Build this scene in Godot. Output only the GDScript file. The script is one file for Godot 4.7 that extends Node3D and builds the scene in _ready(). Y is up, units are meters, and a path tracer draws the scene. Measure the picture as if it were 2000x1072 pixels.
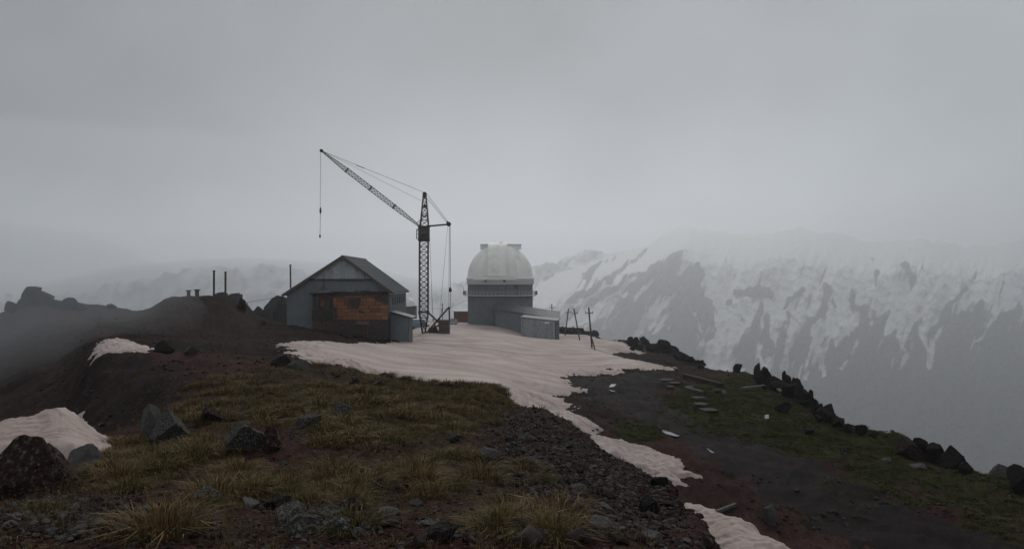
extends Node3D
# A mountain observatory in cloud: plateau, snow fields, tower crane, house, dome, valley face behind.
# The eye is the origin; lengths in metres. at(px, py, depth) turns a place seen in the photograph and its
# distance into a point of the world.

const F := 1570.0
const HORIZON := 550.0
var rng := RandomNumberGenerator.new()
var n_big := FastNoiseLite.new()
var n_mid := FastNoiseLite.new()
var n_fine := FastNoiseLite.new()
var M := {}
var used := {}
var unit_box := BoxMesh.new()
var unit_tube := CylinderMesh.new()

# ------------------------------------------------------------------ helpers
func at(px: float, py: float, d: float) -> Vector3:
	return Vector3((px - 1000.0) / F * d, (HORIZON - py) / F * d, -d)

func numbered(called: String) -> String:
	var k: int = used.get(called, 0)
	used[called] = k + 1
	return called if k == 0 else "%s_%03d" % [called, k]

func org(n: Node) -> Vector3:
	return Vector3.ZERO if n == self else (n as Node3D).position + org(n.get_parent())

func thing(called: String, label: String, category: String, base: Vector3, group := "") -> Node3D:
	var o := Node3D.new()
	o.name = numbered(called)
	o.position = base
	add_child(o)
	tag(o, label, category, group)
	return o

func tag(o: Node, label: String, category: String, group := "", kind := "") -> void:
	if label: o.set_meta("label", label)
	if category: o.set_meta("category", category)
	if group: o.set_meta("group", group)
	if kind: o.set_meta("kind", kind)

# a mesh given in world coordinates relative to the parent's origin
func put(parent: Node, called: String, mesh: Mesh, mat: Material, xf := Transform3D()) -> MeshInstance3D:
	var o := MeshInstance3D.new()
	o.name = numbered(called) if parent == self else called
	o.mesh = mesh
	if mat: o.material_override = mat
	o.transform = xf
	parent.add_child(o, true)
	return o

func frame_along(dir: Vector3) -> Basis:
	var z := dir.normalized()
	var up := Vector3.UP if absf(z.y) < 0.95 else Vector3.BACK
	var x := up.cross(z).normalized()
	return Basis(x, z.cross(x).normalized(), z)

# square bar from a to b (world)
func bar(parent: Node, called: String, a: Vector3, b: Vector3, w: float, h: float, mat: Material) -> MeshInstance3D:
	var o := org(parent)
	var bs := frame_along(b - a)
	bs.x *= w
	bs.y *= h
	bs.z *= (b - a).length()
	return put(parent, called, unit_box, mat, Transform3D(bs, (a + b) * 0.5 - o))

# round rod from a to b (world)
func rod(parent: Node, called: String, a: Vector3, b: Vector3, r: float, mat: Material) -> MeshInstance3D:
	var o := org(parent)
	var bs := frame_along(b - a)
	var t := Basis(bs.x * r * 2.0, bs.z * (b - a).length(), -bs.y * r * 2.0)
	return put(parent, called, unit_tube, mat, Transform3D(t, (a + b) * 0.5 - o))

func quad(st: SurfaceTool, a: Vector3, b: Vector3, c: Vector3, d: Vector3) -> void:
	for p in [a, b, c, a, c, d]:
		st.add_vertex(p)

func tri(st: SurfaceTool, a: Vector3, b: Vector3, c: Vector3) -> void:
	for p in [a, b, c]:
		st.add_vertex(p)

func begin() -> SurfaceTool:
	var st := SurfaceTool.new()
	st.begin(Mesh.PRIMITIVE_TRIANGLES)
	st.set_smooth_group(-1)
	return st

func finish(st: SurfaceTool) -> ArrayMesh:
	st.generate_normals()
	return st.commit()

# six-faced solid; lower and upper rings of four points, both counter-clockwise seen from above
func hexa(parent: Node, called: String, lo: Array, hi: Array, mat: Material) -> MeshInstance3D:
	var o := org(parent)
	var st := begin()
	var l := lo.map(func(p): return p - o)
	var h := hi.map(func(p): return p - o)
	for k in 4:
		var n := (k + 1) % 4
		quad(st, l[k], h[k], h[n], l[n])
	quad(st, h[0], h[3], h[2], h[1])
	quad(st, l[0], l[1], l[2], l[3])
	return put(parent, called, finish(st), mat)

func box(parent: Node, called: String, lo: Vector3, hi: Vector3, mat: Material) -> MeshInstance3D:
	var o := org(parent)
	return put(parent, called, unit_box, mat, Transform3D(Basis().scaled(hi - lo), (lo + hi) * 0.5 - o))

# the same box as a mesh of its own, so that sub-parts can hang from it
func solid(parent: Node, called: String, lo: Vector3, hi: Vector3, m: Material) -> MeshInstance3D:
	return hexa(parent, called, [Vector3(lo.x, lo.y, hi.z), Vector3(hi.x, lo.y, hi.z), Vector3(hi.x, lo.y, lo.z), lo], [Vector3(lo.x, hi.y, hi.z), hi, Vector3(hi.x, hi.y, lo.z), Vector3(lo.x, hi.y, lo.z)], m)

# ribbed metal sheet between four world corners, ribs running from the bottom edge to the top edge
func sheet(parent: Node, called: String, bl: Vector3, br: Vector3, tl: Vector3, tr: Vector3, ribs: int, depth: float, mat: Material) -> MeshInstance3D:
	var o := org(parent)
	var out := (br - bl).cross(tl - bl).normalized() * depth
	var st := begin()
	var prof := []
	for k in ribs:
		prof.append_array([[float(k) / ribs, 0.0], [(k + 0.62) / ribs, 0.0], [(k + 0.72) / ribs, 1.0], [(k + 0.88) / ribs, 1.0], [(k + 1.0) / ribs, 0.0]])
	for k in prof.size() - 1:
		var a = prof[k]
		var b = prof[k + 1]
		var p0: Vector3 = bl.lerp(br, a[0]) + out * a[1] - o
		var p1: Vector3 = bl.lerp(br, b[0]) + out * b[1] - o
		var q0: Vector3 = tl.lerp(tr, a[0]) + out * a[1] - o
		var q1: Vector3 = tl.lerp(tr, b[0]) + out * b[1] - o
		quad(st, p0, q0, q1, p1)
	return put(parent, called, finish(st), mat)

# a row of sheets that fills the quad
func sheets(parent: Node, called: String, bl: Vector3, br: Vector3, tl: Vector3, tr: Vector3, count: int, ribs: int, depth: float, mats: Array) -> void:
	for k in count:
		var a := float(k) / count
		var b := float(k + 1) / count
		sheet(parent, called, bl.lerp(br, a), bl.lerp(br, b), tl.lerp(tr, a), tl.lerp(tr, b), ribs, depth, mats[rng.randi() % mats.size()])

# surface of revolution round the y axis through c; prof = [[radius, y], ...] from bottom to top
func lathe(parent: Node, called: String, c: Vector3, prof: Array, seg: int, mat: Material, a0 := 0.0, a1 := TAU, smooth := true) -> MeshInstance3D:
	var o := org(parent)
	var st := SurfaceTool.new()
	st.begin(Mesh.PRIMITIVE_TRIANGLES)
	st.set_smooth_group(0 if smooth else -1)
	for i in seg:
		var u := a0 + (a1 - a0) * i / seg
		var v := a0 + (a1 - a0) * (i + 1) / seg
		for k in prof.size() - 1:
			var p = prof[k]
			var q = prof[k + 1]
			var A := c - o + Vector3(sin(u) * p[0], p[1], cos(u) * p[0])
			var B := c - o + Vector3(sin(u) * q[0], q[1], cos(u) * q[0])
			var C := c - o + Vector3(sin(v) * q[0], q[1], cos(v) * q[0])
			var D := c - o + Vector3(sin(v) * p[0], p[1], cos(v) * p[0])
			quad(st, A, B, C, D)
	st.generate_normals()
	return put(parent, called, st.commit(), mat)

func noise(seed_: int, freq: float, oct := 4) -> FastNoiseLite:
	var n := FastNoiseLite.new()
	n.seed = seed_
	n.noise_type = FastNoiseLite.TYPE_SIMPLEX_SMOOTH
	n.frequency = freq
	n.fractal_octaves = oct
	return n

func noise_texture(seed_: int, freq: float, oct: int, stops: Array, size := 512, cellular := false) -> NoiseTexture2D:
	var t := NoiseTexture2D.new()
	t.width = size
	t.height = size
	t.seamless = true
	var n := noise(seed_, freq, oct)
	if cellular:
		n.noise_type = FastNoiseLite.TYPE_CELLULAR
		n.cellular_return_type = FastNoiseLite.RETURN_DISTANCE
	t.noise = n
	var g := Gradient.new()
	g.offsets = PackedFloat32Array(stops.map(func(s): return s[0]))
	g.colors = PackedColorArray(stops.map(func(s): return Color(s[1], s[2], s[3]).linear_to_srgb()))
	t.color_ramp = g
	return t

func bump_texture(seed_: int, freq: float, oct: int, strength: float, size := 512) -> NoiseTexture2D:
	var t := NoiseTexture2D.new()
	t.width = size
	t.height = size
	t.seamless = true
	t.as_normal_map = true
	t.bump_strength = strength
	t.noise = noise(seed_, freq, oct)
	return t

func mat(c: Color, rough := 0.9, metal := 0.0, spec := 0.5) -> StandardMaterial3D:
	var m := StandardMaterial3D.new()
	m.albedo_color = c.linear_to_srgb()
	m.roughness = rough
	m.metallic = metal
	m.metallic_specular = spec
	return m

func tri_mat(tex: Texture2D, scale: float, rough := 0.9, bump: Texture2D = null, bump_scale := 1.0, spec := 0.22) -> StandardMaterial3D:
	var m := mat(Color(1, 1, 1), rough, 0.0, spec)
	m.albedo_texture = tex
	m.uv1_triplanar = true
	m.uv1_world_triplanar = true
	m.uv1_scale = Vector3.ONE * scale
	if bump:
		m.normal_enabled = true
		m.normal_texture = bump
		m.normal_scale = bump_scale
	return m

# ------------------------------------------------------------------ terrain
# For each bearing (given by the photo column it passes) the ground as (distance, row) pairs.
var columns := [
	[-1240, [[4, 1250], [8, 960], [14, 860], [30, 800], [60, 740], [140, 660], [260, 760]]],
	[-500, [[4.5, 1130], [8, 990], [12, 930], [16, 880], [22, 850], [30, 880], [60, 750], [140, 640], [220, 760]]],
	[-150, [[5, 1080], [8, 985], [11, 945], [15, 905], [22, 835], [30, 900], [60, 765], [80, 690], [140, 640], [200, 740]]],
	[0, [[5, 1072], [8, 985], [11, 948], [15, 905], [22, 832], [30, 900], [60, 760], [80, 690], [138, 612], [200, 740]]],
	[60, [[5, 1072], [8, 985], [11, 948], [15, 900], [22, 822], [30, 890], [52, 765], [75, 690], [132, 586], [200, 740]]],
	[110, [[5, 1072], [8, 985], [11, 940], [15, 893], [22, 806], [28, 868], [45, 775], [70, 695], [128, 588], [200, 730]]],
	[200, [[5, 1072], [8, 985], [11, 930], [15, 885], [20, 850], [25, 856], [32, 765], [37, 694], [41, 697], [51, 668], [60, 672], [80, 640], [118, 598], [200, 720]]],
	[260, [[5, 1072], [8, 982], [11, 926], [15, 878], [20, 832], [26, 815], [33, 730], [38, 688], [43, 690], [52, 673], [70, 652], [112, 606], [140, 640], [200, 720]]],
	[300, [[5, 1072], [8, 980], [11, 925], [15, 875], [20, 825], [26, 782], [33, 728], [39, 692], [52, 685], [70, 655], [100, 600], [120, 618], [200, 720]]],
	[330, [[5, 1072], [8, 980], [11, 920], [15, 863], [20, 805], [27, 752], [38, 700], [52, 685], [72, 652], [97, 584], [114, 584], [135, 640], [200, 720]]],
	[380, [[5, 1072], [8, 981], [11, 917], [15, 855], [20, 798], [28, 742], [38, 702], [52, 686], [72, 654], [97, 581], [114, 580], [132, 635], [200, 720]]],
	[440, [[5, 1072], [8, 982], [11, 915], [15, 848], [20, 792], [28, 738], [38, 704], [52, 687], [72, 657], [97, 583], [114, 582], [130, 630], [200, 720]]],
	[478, [[5, 1072], [8, 983], [11, 915], [15, 846], [20, 791], [28, 737], [38, 705], [52, 688], [72, 659], [90, 618], [100, 594], [112, 594], [125, 630], [200, 720]]],
	[500, [[5, 1072], [8, 985], [11, 915], [15, 845], [20, 790], [28, 735], [38, 707], [52, 690], [72, 662], [92, 634], [102, 616], [116, 632], [150, 655], [188, 634], [230, 720]]],
	[560, [[5, 1072], [8, 985], [11, 915], [15, 842], [20, 787], [28, 735], [38, 706], [48, 690], [58, 674], [75, 656], [90, 638], [100, 634], [130, 645], [165, 648], [195, 632], [240, 700]]],
	[650, [[5, 1072], [8, 985], [11, 915], [15, 842], [20, 788], [26, 749], [33, 722], [40, 716], [50, 709], [60, 690], [70, 676], [77, 667], [84, 657], [92, 650], [105, 652], [140, 648], [200, 636], [280, 660]]],
	[760, [[5, 1072], [8, 985], [11, 915], [15, 847], [20, 792], [25, 757], [29, 741], [40, 752], [48, 739], [60, 712], [75, 692], [88, 674], [95, 667], [110, 664], [125, 657], [160, 645], [200, 634], [260, 632], [400, 720]]],
	[850, [[5, 1072], [8, 988], [11, 918], [15, 852], [20, 800], [25, 765], [28, 749], [36, 762], [48, 747], [60, 722], [80, 695], [105, 673], [128, 658], [160, 646], [200, 634], [245, 630], [320, 690]]],
	[950, [[5, 1072], [8, 995], [11, 930], [15, 870], [20, 812], [24, 780], [27, 758], [34, 778], [46, 758], [60, 735], [80, 706], [105, 680], [135, 662], [165, 650], [200, 636], [245, 633], [320, 690]]],
	[1050, [[5, 1075], [8, 1000], [11, 940], [15, 880], [19, 830], [22, 798], [28, 834], [38, 818], [48, 792], [60, 757], [75, 728], [95, 704], [125, 680], [150, 669], [175, 660], [200, 648], [240, 642], [320, 700]]],
	[1100, [[5, 1077], [8, 1005], [11, 945], [15, 884], [18, 840], [20, 818], [26, 862], [36, 838], [46, 808], [56, 776], [66, 750], [78, 727], [95, 707], [125, 684], [150, 673], [175, 662], [200, 653], [222, 640], [260, 662], [320, 730]]],
	[1150, [[5, 1080], [8, 1010], [11, 950], [15, 890], [18, 852], [23, 900], [30, 900], [38, 850], [44, 822], [52, 790], [60, 765], [70, 741], [80, 724], [100, 703], [130, 686], [150, 675], [175, 663], [200, 656], [222, 648], [250, 668], [320, 760]]],
	[1250, [[5, 1090], [8, 1030], [11, 970], [13, 942], [15, 916], [19, 995], [25, 1012], [33, 925], [37, 886], [42, 848], [50, 802], [60, 760], [70, 734], [78, 720], [92, 708], [110, 698], [130, 690], [150, 670], [170, 663], [200, 720], [320, 1000]]],
	[1310, [[5, 1100], [8, 1035], [11, 975], [12.5, 945], [16, 1040], [24, 1045], [30, 965], [36, 897], [42, 849], [50, 802], [60, 762], [72, 734], [85, 717], [100, 706], [112, 690], [128, 672], [150, 760], [320, 1200]]],
	[1350, [[5, 1110], [7.5, 1050], [9.5, 990], [12, 1075], [17, 1130], [22, 1100], [26, 1030], [30, 965], [36, 897], [42, 851], [50, 802], [60, 763], [72, 737], [88, 722], [104, 710], [116, 740], [150, 1000], [320, 1500]]],
	[1450, [[4.5, 1130], [7, 1120], [9, 1170], [13, 1240], [20, 1150], [24, 1070], [30, 970], [36, 900], [42, 857], [50, 806], [60, 768], [72, 741], [84, 725], [95, 742], [125, 920], [320, 1600]]],
	[1550, [[4, 1230], [6, 1230], [9, 1330], [15, 1260], [22, 1110], [26, 1040], [30, 975], [36, 906], [44, 850], [54, 800], [67, 762], [75, 788], [110, 960], [320, 1600]]],
	[1650, [[4, 1280], [8, 1330], [15, 1270], [23, 1100], [30, 980], [36, 912], [42, 868], [50, 830], [57, 860], [85, 1010], [320, 1600]]],
	[1750, [[4, 1290], [8, 1340], [15, 1270], [23, 1100], [30, 985], [36, 917], [41, 881], [46, 852], [53, 892], [85, 1060], [320, 1600]]],
	[1890, [[4, 1300], [8, 1340], [15, 1270], [23, 1105], [28, 1030], [32, 975], [37, 924], [43, 965], [75, 1110], [320, 1600]]],
	[2000, [[4, 1300], [8, 1340], [15, 1270], [23, 1105], [28, 1030], [33, 957], [36, 937], [42, 980], [75, 1120], [320, 1600]]],
	[2400, [[4, 1320], [8, 1340], [15, 1270], [23, 1120], [30, 1010], [36, 945], [43, 1000], [75, 1150], [320, 1650]]],
	[3240, [[3, 1500], [8, 1300], [16, 1230], [26, 1100], [40, 1010], [80, 1100], [320, 1650]]],
]
const NU := 449        # table columns over -1240 .. 3240, one every 10 rows of the photo
const ND := 420
const D0 := 1.0
const D1 := 2400.0
var table := PackedFloat32Array()

func pchip(xs: PackedFloat64Array, ys: PackedFloat64Array, x: float) -> float:
	var n := xs.size()
	if x <= xs[0]: return ys[0]
	if x >= xs[n - 1]: return ys[n - 1]
	var k := 0
	while xs[k + 1] < x: k += 1
	var h := xs[k + 1] - xs[k]
	var t := (x - xs[k]) / h
	var dk := (ys[k + 1] - ys[k]) / h
	var m0 := dk
	var m1 := dk
	if k > 0:
		var dp := (ys[k] - ys[k - 1]) / (xs[k] - xs[k - 1])
		m0 = 0.0 if dp * dk <= 0.0 else 2.0 * dp * dk / (dp + dk)
	if k < n - 2:
		var dn := (ys[k + 2] - ys[k + 1]) / (xs[k + 2] - xs[k + 1])
		m1 = 0.0 if dn * dk <= 0.0 else 2.0 * dn * dk / (dn + dk)
	var t2 := t * t
	var t3 := t2 * t
	return (2 * t3 - 3 * t2 + 1) * ys[k] + (t3 - 2 * t2 + t) * h * m0 + (-2 * t3 + 3 * t2) * ys[k + 1] + (t3 - t2) * h * m1

func make_table() -> void:
	var cols := []
	var us := PackedFloat64Array()
	for c in columns:
		var xs := PackedFloat64Array([log(1.0)])
		var ys := PackedFloat64Array([-1.62])
		for p in c[1]:
			if c[0] > 1500 and p[0] < 6: continue
			xs.append(log(float(p[0])))
			ys.append((HORIZON - float(p[1])) / F * float(p[0]))
		var last: float = c[1][-1][0]
		var low := ys[ys.size() - 1]
		xs.append(log(last * 1.8)); ys.append(minf(low * 1.5 - 60.0, -120.0))
		xs.append(log(2400.0)); ys.append(-900.0)
		var row := PackedFloat64Array()
		for k in ND:
			row.append(pchip(xs, ys, log(D0) + (log(D1) - log(D0)) * k / (ND - 1)))
		cols.append(row)
		us.append(float(c[0]))
	table.resize(NU * ND)
	for i in NU:
		var u := -1240.0 + 10.0 * i
		var k := 0
		while k < us.size() - 2 and us[k + 1] < u: k += 1
		for j in ND:
			# monotone interpolation across bearings too
			var lo := maxi(0, k - 1)
			var hi := mini(us.size() - 1, k + 2)
			var xs := PackedFloat64Array()
			var ys := PackedFloat64Array()
			for q in range(lo, hi + 1):
				xs.append(us[q])
				ys.append(cols[q][j])
			table[i * ND + j] = pchip(xs, ys, u)

func table_height(u: float, d: float) -> float:
	var fu := clampf((u + 1240.0) / 10.0, 0.0, NU - 1.001)
	var fd := clampf((log(maxf(d, D0)) - log(D0)) / (log(D1) - log(D0)) * (ND - 1), 0.0, ND - 1.001)
	var i := int(fu)
	var j := int(fd)
	var a := fu - i
	var b := fd - j
	var j0 := maxi(j - 1, 0)
	var j3 := mini(j + 2, ND - 1)
	var k := i * ND
	var p := cubic_interpolate(table[k + j], table[k + j + 1], table[k + j0], table[k + j3], b)
	k += ND
	var q := cubic_interpolate(table[k + j], table[k + j + 1], table[k + j0], table[k + j3], b)
	return lerpf(p, q, a)

const EDGE := 0.958   # bearing of the outermost columns, radians
func height(x: float, z: float) -> float:
	var r := sqrt(x * x + z * z)
	var az := atan2(x, -z)
	var h: float
	if absf(az) < EDGE:
		h = table_height(1000.0 + F * tan(az), r * cos(az))
	else:
		var t := (absf(az) - EDGE) / (PI - EDGE) * 0.5
		if az > 0: t = 1.0 - t
		t = smoothstep(0.0, 1.0, t)
		h = lerpf(table_height(-1240.0, r * 0.575), table_height(3240.0, r * 0.575), t)
	var s := clampf(r / 60.0, 0.0, 1.0)
	rough_part = n_big.get_noise_2d(x, z) * 0.28 * s + n_mid.get_noise_2d(x, z) * (0.09 + 0.22 * s) * clampf(r / 6.0, 0.2, 1.0) + n_fine.get_noise_2d(x, z) * 0.035 * (1.0 + 2.0 * s)
	return h + rough_part

var rough_part := 0.0
func ground(px: float, d: float) -> Vector3:
	var p := at(px, 0, d)
	p.y = height(p.x, p.z)
	return p

# the first ground point seen at that place of the photograph, beyond the distance dmin
func hit(px: float, py: float, dmin := 3.0, dmax := 330.0) -> Vector3:
	var d := dmin
	while d < dmax:
		var p := ground(px, d)
		if p.y >= (HORIZON - py) / F * d:
			return p
		d *= 1.006
	return hit(px, py + 3.0, dmin, dmax) if py < 1300.0 else ground(px, dmin)

# what the surface carries: [px, py, rx, ry, kind, weight, nearest, farthest]
# kinds: 0 tussock grass, 1 green turf, 2 grey scree, 3 red soil, 4 dark rock
var patches := [
	[760, 800, 230, 75, 0, 1.0, 14, 45], [560, 790, 120, 60, 0, 0.7, 12, 40], [450, 790, 120, 60, 0, 0.6, 12, 40], [900, 790, 120, 55, 0, 0.9, 14, 30],
	[330, 880, 140, 40, 0, 0.6, 9, 22], [680, 890, 130, 45, 0, 0.5, 8, 20], [250, 930, 110, 45, 0, 0.6, 6, 14], [820, 900, 150, 60, 0, 0.5, 7, 20],
	[430, 960, 90, 40, 0, 0.7, 6, 12], [640, 955, 120, 35, 0, 0.6, 6, 14], [330, 1045, 190, 30, 0, 0.5, 3, 8], [900, 985, 160, 40, 0, 0.55, 5, 12], [1030, 1040, 90, 50, 0, 0.55, 4, 10], [700, 1000, 100, 40, 0, 0.35, 4, 10], [100, 985, 110, 40, 0, 0.5, 5, 12],
	[600, 740, 120, 40, 0, 0.6, 18, 48], [1000, 960, 120, 70, 0, 0.35, 6, 16],
	[1440, 800, 170, 70, 1, 1.0, 34, 80], [1620, 850, 170, 55, 1, 1.0, 30, 62], [1800, 900, 170, 50, 1, 0.8, 28, 50], [1950, 960, 120, 60, 1, 0.7, 24, 42], [1750, 960, 190, 45, 1, 0.55, 24, 40], [1250, 840, 60, 28, 1, 1.0, 34, 52], [1470, 735, 60, 16, 1, 0.8, 60, 95], [1620, 1000, 120, 30, 1, 0.3, 22, 34], [1960, 1040, 100, 50, 1, 0.4, 20, 32],
	[1130, 880, 190, 110, 2, 1.0, 6, 24], [1020, 830, 90, 60, 2, 0.7, 12, 26], [1250, 960, 120, 90, 2, 0.8, 6, 18], [640, 1010, 120, 35, 2, 0.35, 4, 11], [150, 1010, 170, 50, 2, 0.5, 4, 11],
	[300, 960, 400, 70, 3, 0.6, 4, 14], [560, 900, 260, 45, 3, 0.8, 7, 16], [720, 940, 300, 60, 3, 0.6, 5, 14], [470, 760, 220, 60, 3, 0.5, 15, 45], [1050, 1010, 200, 80, 3, 0.6, 4, 14],
	[240, 770, 150, 90, 4, 1.0, 22, 42], [60, 720, 200, 120, 4, 0.7, 40, 160], [1300, 690, 90, 35, 4, 1.0, 95, 200], [1580, 790, 90, 50, 4, 0.3, 45, 90],
]

func cover(u: float, py: float, d: float) -> Array:
	var w := [0.0, 0.0, 0.0, 0.0, 0.0]
	for b in patches:
		if d < b[6] or d > b[7]: continue
		var q: float = pow((u - b[0]) / b[2], 2) + pow((py - b[1]) / b[3], 2)
		if q < 1.0:
			var f: float = b[5] * minf(1.0, (1.0 - q) * 1.8)
			w[b[4]] = maxf(w[b[4]], f)
	return w

const SOIL := Color(0.042, 0.023, 0.0205)
const KIND := [Color(0.04, 0.029, 0.015), Color(0.029, 0.033, 0.012), Color(0.03, 0.024, 0.0225), Color(0.042, 0.0195, 0.018), Color(0.022, 0.0175, 0.0165)]

func make_ground() -> void:
	var bearings := PackedFloat32Array()
	var a := -PI
	while a < PI - 0.0005:
		bearings.append(a)
		var s := absf(a)
		a += deg_to_rad(0.115) if s < 0.6 else deg_to_rad(0.5) if s < 0.9 else deg_to_rad(4.0)
	var rings := PackedFloat32Array([0.0])
	var r := 1.2
	while r < 330.0:
		rings.append(r)
		r *= 1.0165
	while r < 2500.0:
		rings.append(r)
		r *= 1.09
	var nb := bearings.size()
	var nr := rings.size()
	var pos := PackedVector3Array()
	var col := PackedColorArray()
	var patch_noise := noise(31, 0.55, 4)
	var tone_noise := noise(32, 2.2, 3)
	for i in nb:
		var sx := sin(bearings[i])
		var cz := cos(bearings[i])
		var in_front := absf(bearings[i]) < 0.7
		for j in nr:
			var x := sx * rings[j]
			var z := -cz * rings[j]
			var y := height(x, z)
			pos.append(Vector3(x, y, z))
			var c := SOIL
			var d := rings[j] * cz
			if in_front and d > 2.0 and d < 260.0:
				var u := 1000.0 + F * tan(bearings[i])
				var w := cover(u, HORIZON - y / d * F, d)
				var pn := patch_noise.get_noise_2d(x, z)
				for k in [3, 4, 2, 1, 0]:
					if w[k] > 0.0:
						c = c.lerp(KIND[k], clampf(w[k] * 1.3 + pn * 1.6 - 0.25, 0.0, 1.0))
				if d > 45.0 and w[0] + w[1] + w[4] == 0.0:
					c = c.lerp(Color(0.021, 0.0155, 0.0145), 0.6)
			var tn := tone_noise.get_noise_2d(x, z)
			var broad := 1.0 + 0.6 * patch_noise.get_noise_2d(x * 0.22 + 50.0, z * 0.22) if rings[j] > 20.0 else 1.0
			col.append(c * (1.0 + tn * 0.55) * 1.7 * broad)
	var index := PackedInt32Array()
	for i in nb:
		var n := (i + 1) % nb
		for j in nr - 1:
			var p := i * nr + j
			var q := n * nr + j
			if j > 0: index.append_array([p, p + 1, q])
			index.append_array([q, p + 1, q + 1])
	put_surface(self, "ground", pos, index, col, M.ground)

func put_surface(parent: Node, called: String, pos: PackedVector3Array, index: PackedInt32Array, col: PackedColorArray, m: Material) -> MeshInstance3D:
	var nor := PackedVector3Array()
	nor.resize(pos.size())
	for k in range(0, index.size(), 3):
		var a := pos[index[k]]
		var n := (pos[index[k + 2]] - a).cross(pos[index[k + 1]] - a)
		nor[index[k]] += n
		nor[index[k + 1]] += n
		nor[index[k + 2]] += n
	for k in nor.size():
		nor[k] = nor[k].normalized() if nor[k].length_squared() > 0.0 else Vector3.UP
	var arr := []
	arr.resize(Mesh.ARRAY_MAX)
	arr[Mesh.ARRAY_VERTEX] = pos
	arr[Mesh.ARRAY_NORMAL] = nor
	if col.size(): arr[Mesh.ARRAY_COLOR] = col
	arr[Mesh.ARRAY_INDEX] = index
	var mesh := ArrayMesh.new()
	mesh.add_surface_from_arrays(Mesh.PRIMITIVE_TRIANGLES, arr)
	var o := put(parent, called, mesh, m)
	if parent == self and called in ["ground", "dirt_road"]:
		o.set_meta("kind", "structure")
	return o

# distance to the outline, positive inside
func inside_by(p: Vector2, poly: PackedVector2Array) -> float:
	var best := 1e9
	var odd := false
	var j := poly.size() - 1
	for i in poly.size():
		var a := poly[i]
		var b := poly[j]
		var ab := b - a
		var t := clampf((p - a).dot(ab) / maxf(ab.length_squared(), 1e-9), 0.0, 1.0)
		best = minf(best, (p - a - ab * t).length_squared())
		if (a.y > p.y) != (b.y > p.y) and p.x < (b.x - a.x) * (p.y - a.y) / (b.y - a.y) + a.x:
			odd = not odd
		j = i
	return sqrt(best) if odd else -sqrt(best)

# a sheet of some thickness lying on the ground inside an outline of [px, py, nearest] places
func layer(called: String, outline: Array, thick: float, rim: float, ragged: float, cell: Vector2, m: Material, base_color: Color, waves := 0.0) -> MeshInstance3D:
	var poly := PackedVector2Array()
	var umin := 1e9
	var umax := -1e9
	var dmin := 1e9
	var dmax := -1e9
	for o in outline:
		var p := ground(o[0], o[3]) if o.size() > 3 else hit(o[0], o[1], o[2] if o.size() > 2 else 3.0)
		poly.append(Vector2(p.x, p.z))
		umin = minf(umin, o[0]); umax = maxf(umax, o[0])
		dmin = minf(dmin, -p.z); dmax = maxf(dmax, -p.z)
	umin -= 12; umax += 12
	dmin *= 0.97; dmax *= 1.03
	var nu := int((umax - umin) / cell.x) + 2
	var nd := int(log(dmax / dmin) / cell.y) + 2
	var pos := PackedVector3Array()
	var col := PackedColorArray()
	var keep := PackedByteArray()
	var edge_noise := noise(71, 0.45, 3)
	var dirt := noise(73, 0.03, 3)
	var crumble := noise(74, 2.2, 3)
	var swell := noise(72, 0.028, 1)
	for i in nu:
		for j in nd:
			var d := dmin * exp(cell.y * j)
			var p := ground(umin + cell.x * i, d)
			var rough := rough_part
			var s := inside_by(Vector2(p.x, p.z), poly) + (edge_noise.get_noise_2d(p.x, p.z) + 0.5 * crumble.get_noise_2d(p.x, p.z)) * ragged
			var t := clampf(s / rim, -1.0, 1.0)
			var lift := thick * t * (1.6 - 0.6 * t) if t > 0.0 else t * 0.4
			if waves > 0.0 and t > 0.0:
				var k := swell.get_noise_2d(p.x * 0.35, p.z * 1.1)
				lift += t * waves * maxf(k + 0.25, 0.0)
				p.y += -rough * t + 0.16 * t
			p.y += lift
			pos.append(p)
			keep.append(1 if t > -0.95 else 0)
			var clean := clampf(0.5 + dirt.get_noise_2d(p.x, p.z) * 1.1, 0.0, 1.0)
			clean = maxf(clean, clampf(1.3 - Vector2((p.x - 9.0) / 9.0, (p.z + 100.0) / 45.0).length(), 0.0, 1.0))
			clean = maxf(clean, clampf(1.25 - Vector2((p.x + 2.0) / 24.0, (p.z + 172.0) / 34.0).length(), 0.0, 1.0) * (0.75 + 0.8 * crumble.get_noise_2d(p.x * 0.12, p.z * 0.12)))
			col.append(base_color.lerp(Color(base_color.r * 1.42, base_color.g * 1.54, base_color.b * 1.62), clean) if called.begins_with("snow") else base_color)
	var index := PackedInt32Array()
	for i in nu - 1:
		for j in nd - 1:
			var a := i * nd + j
			var b := a + nd
			if keep[a] + keep[a + 1] + keep[b] + keep[b + 1] >= 3:
				index.append_array([a, a + 1, b, b, a + 1, b + 1])
	return put_surface(self, called, pos, index, col, m)

# ------------------------------------------------------------------ rocks and plants
var rock_meshes := []
var stone_meshes := []

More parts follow.
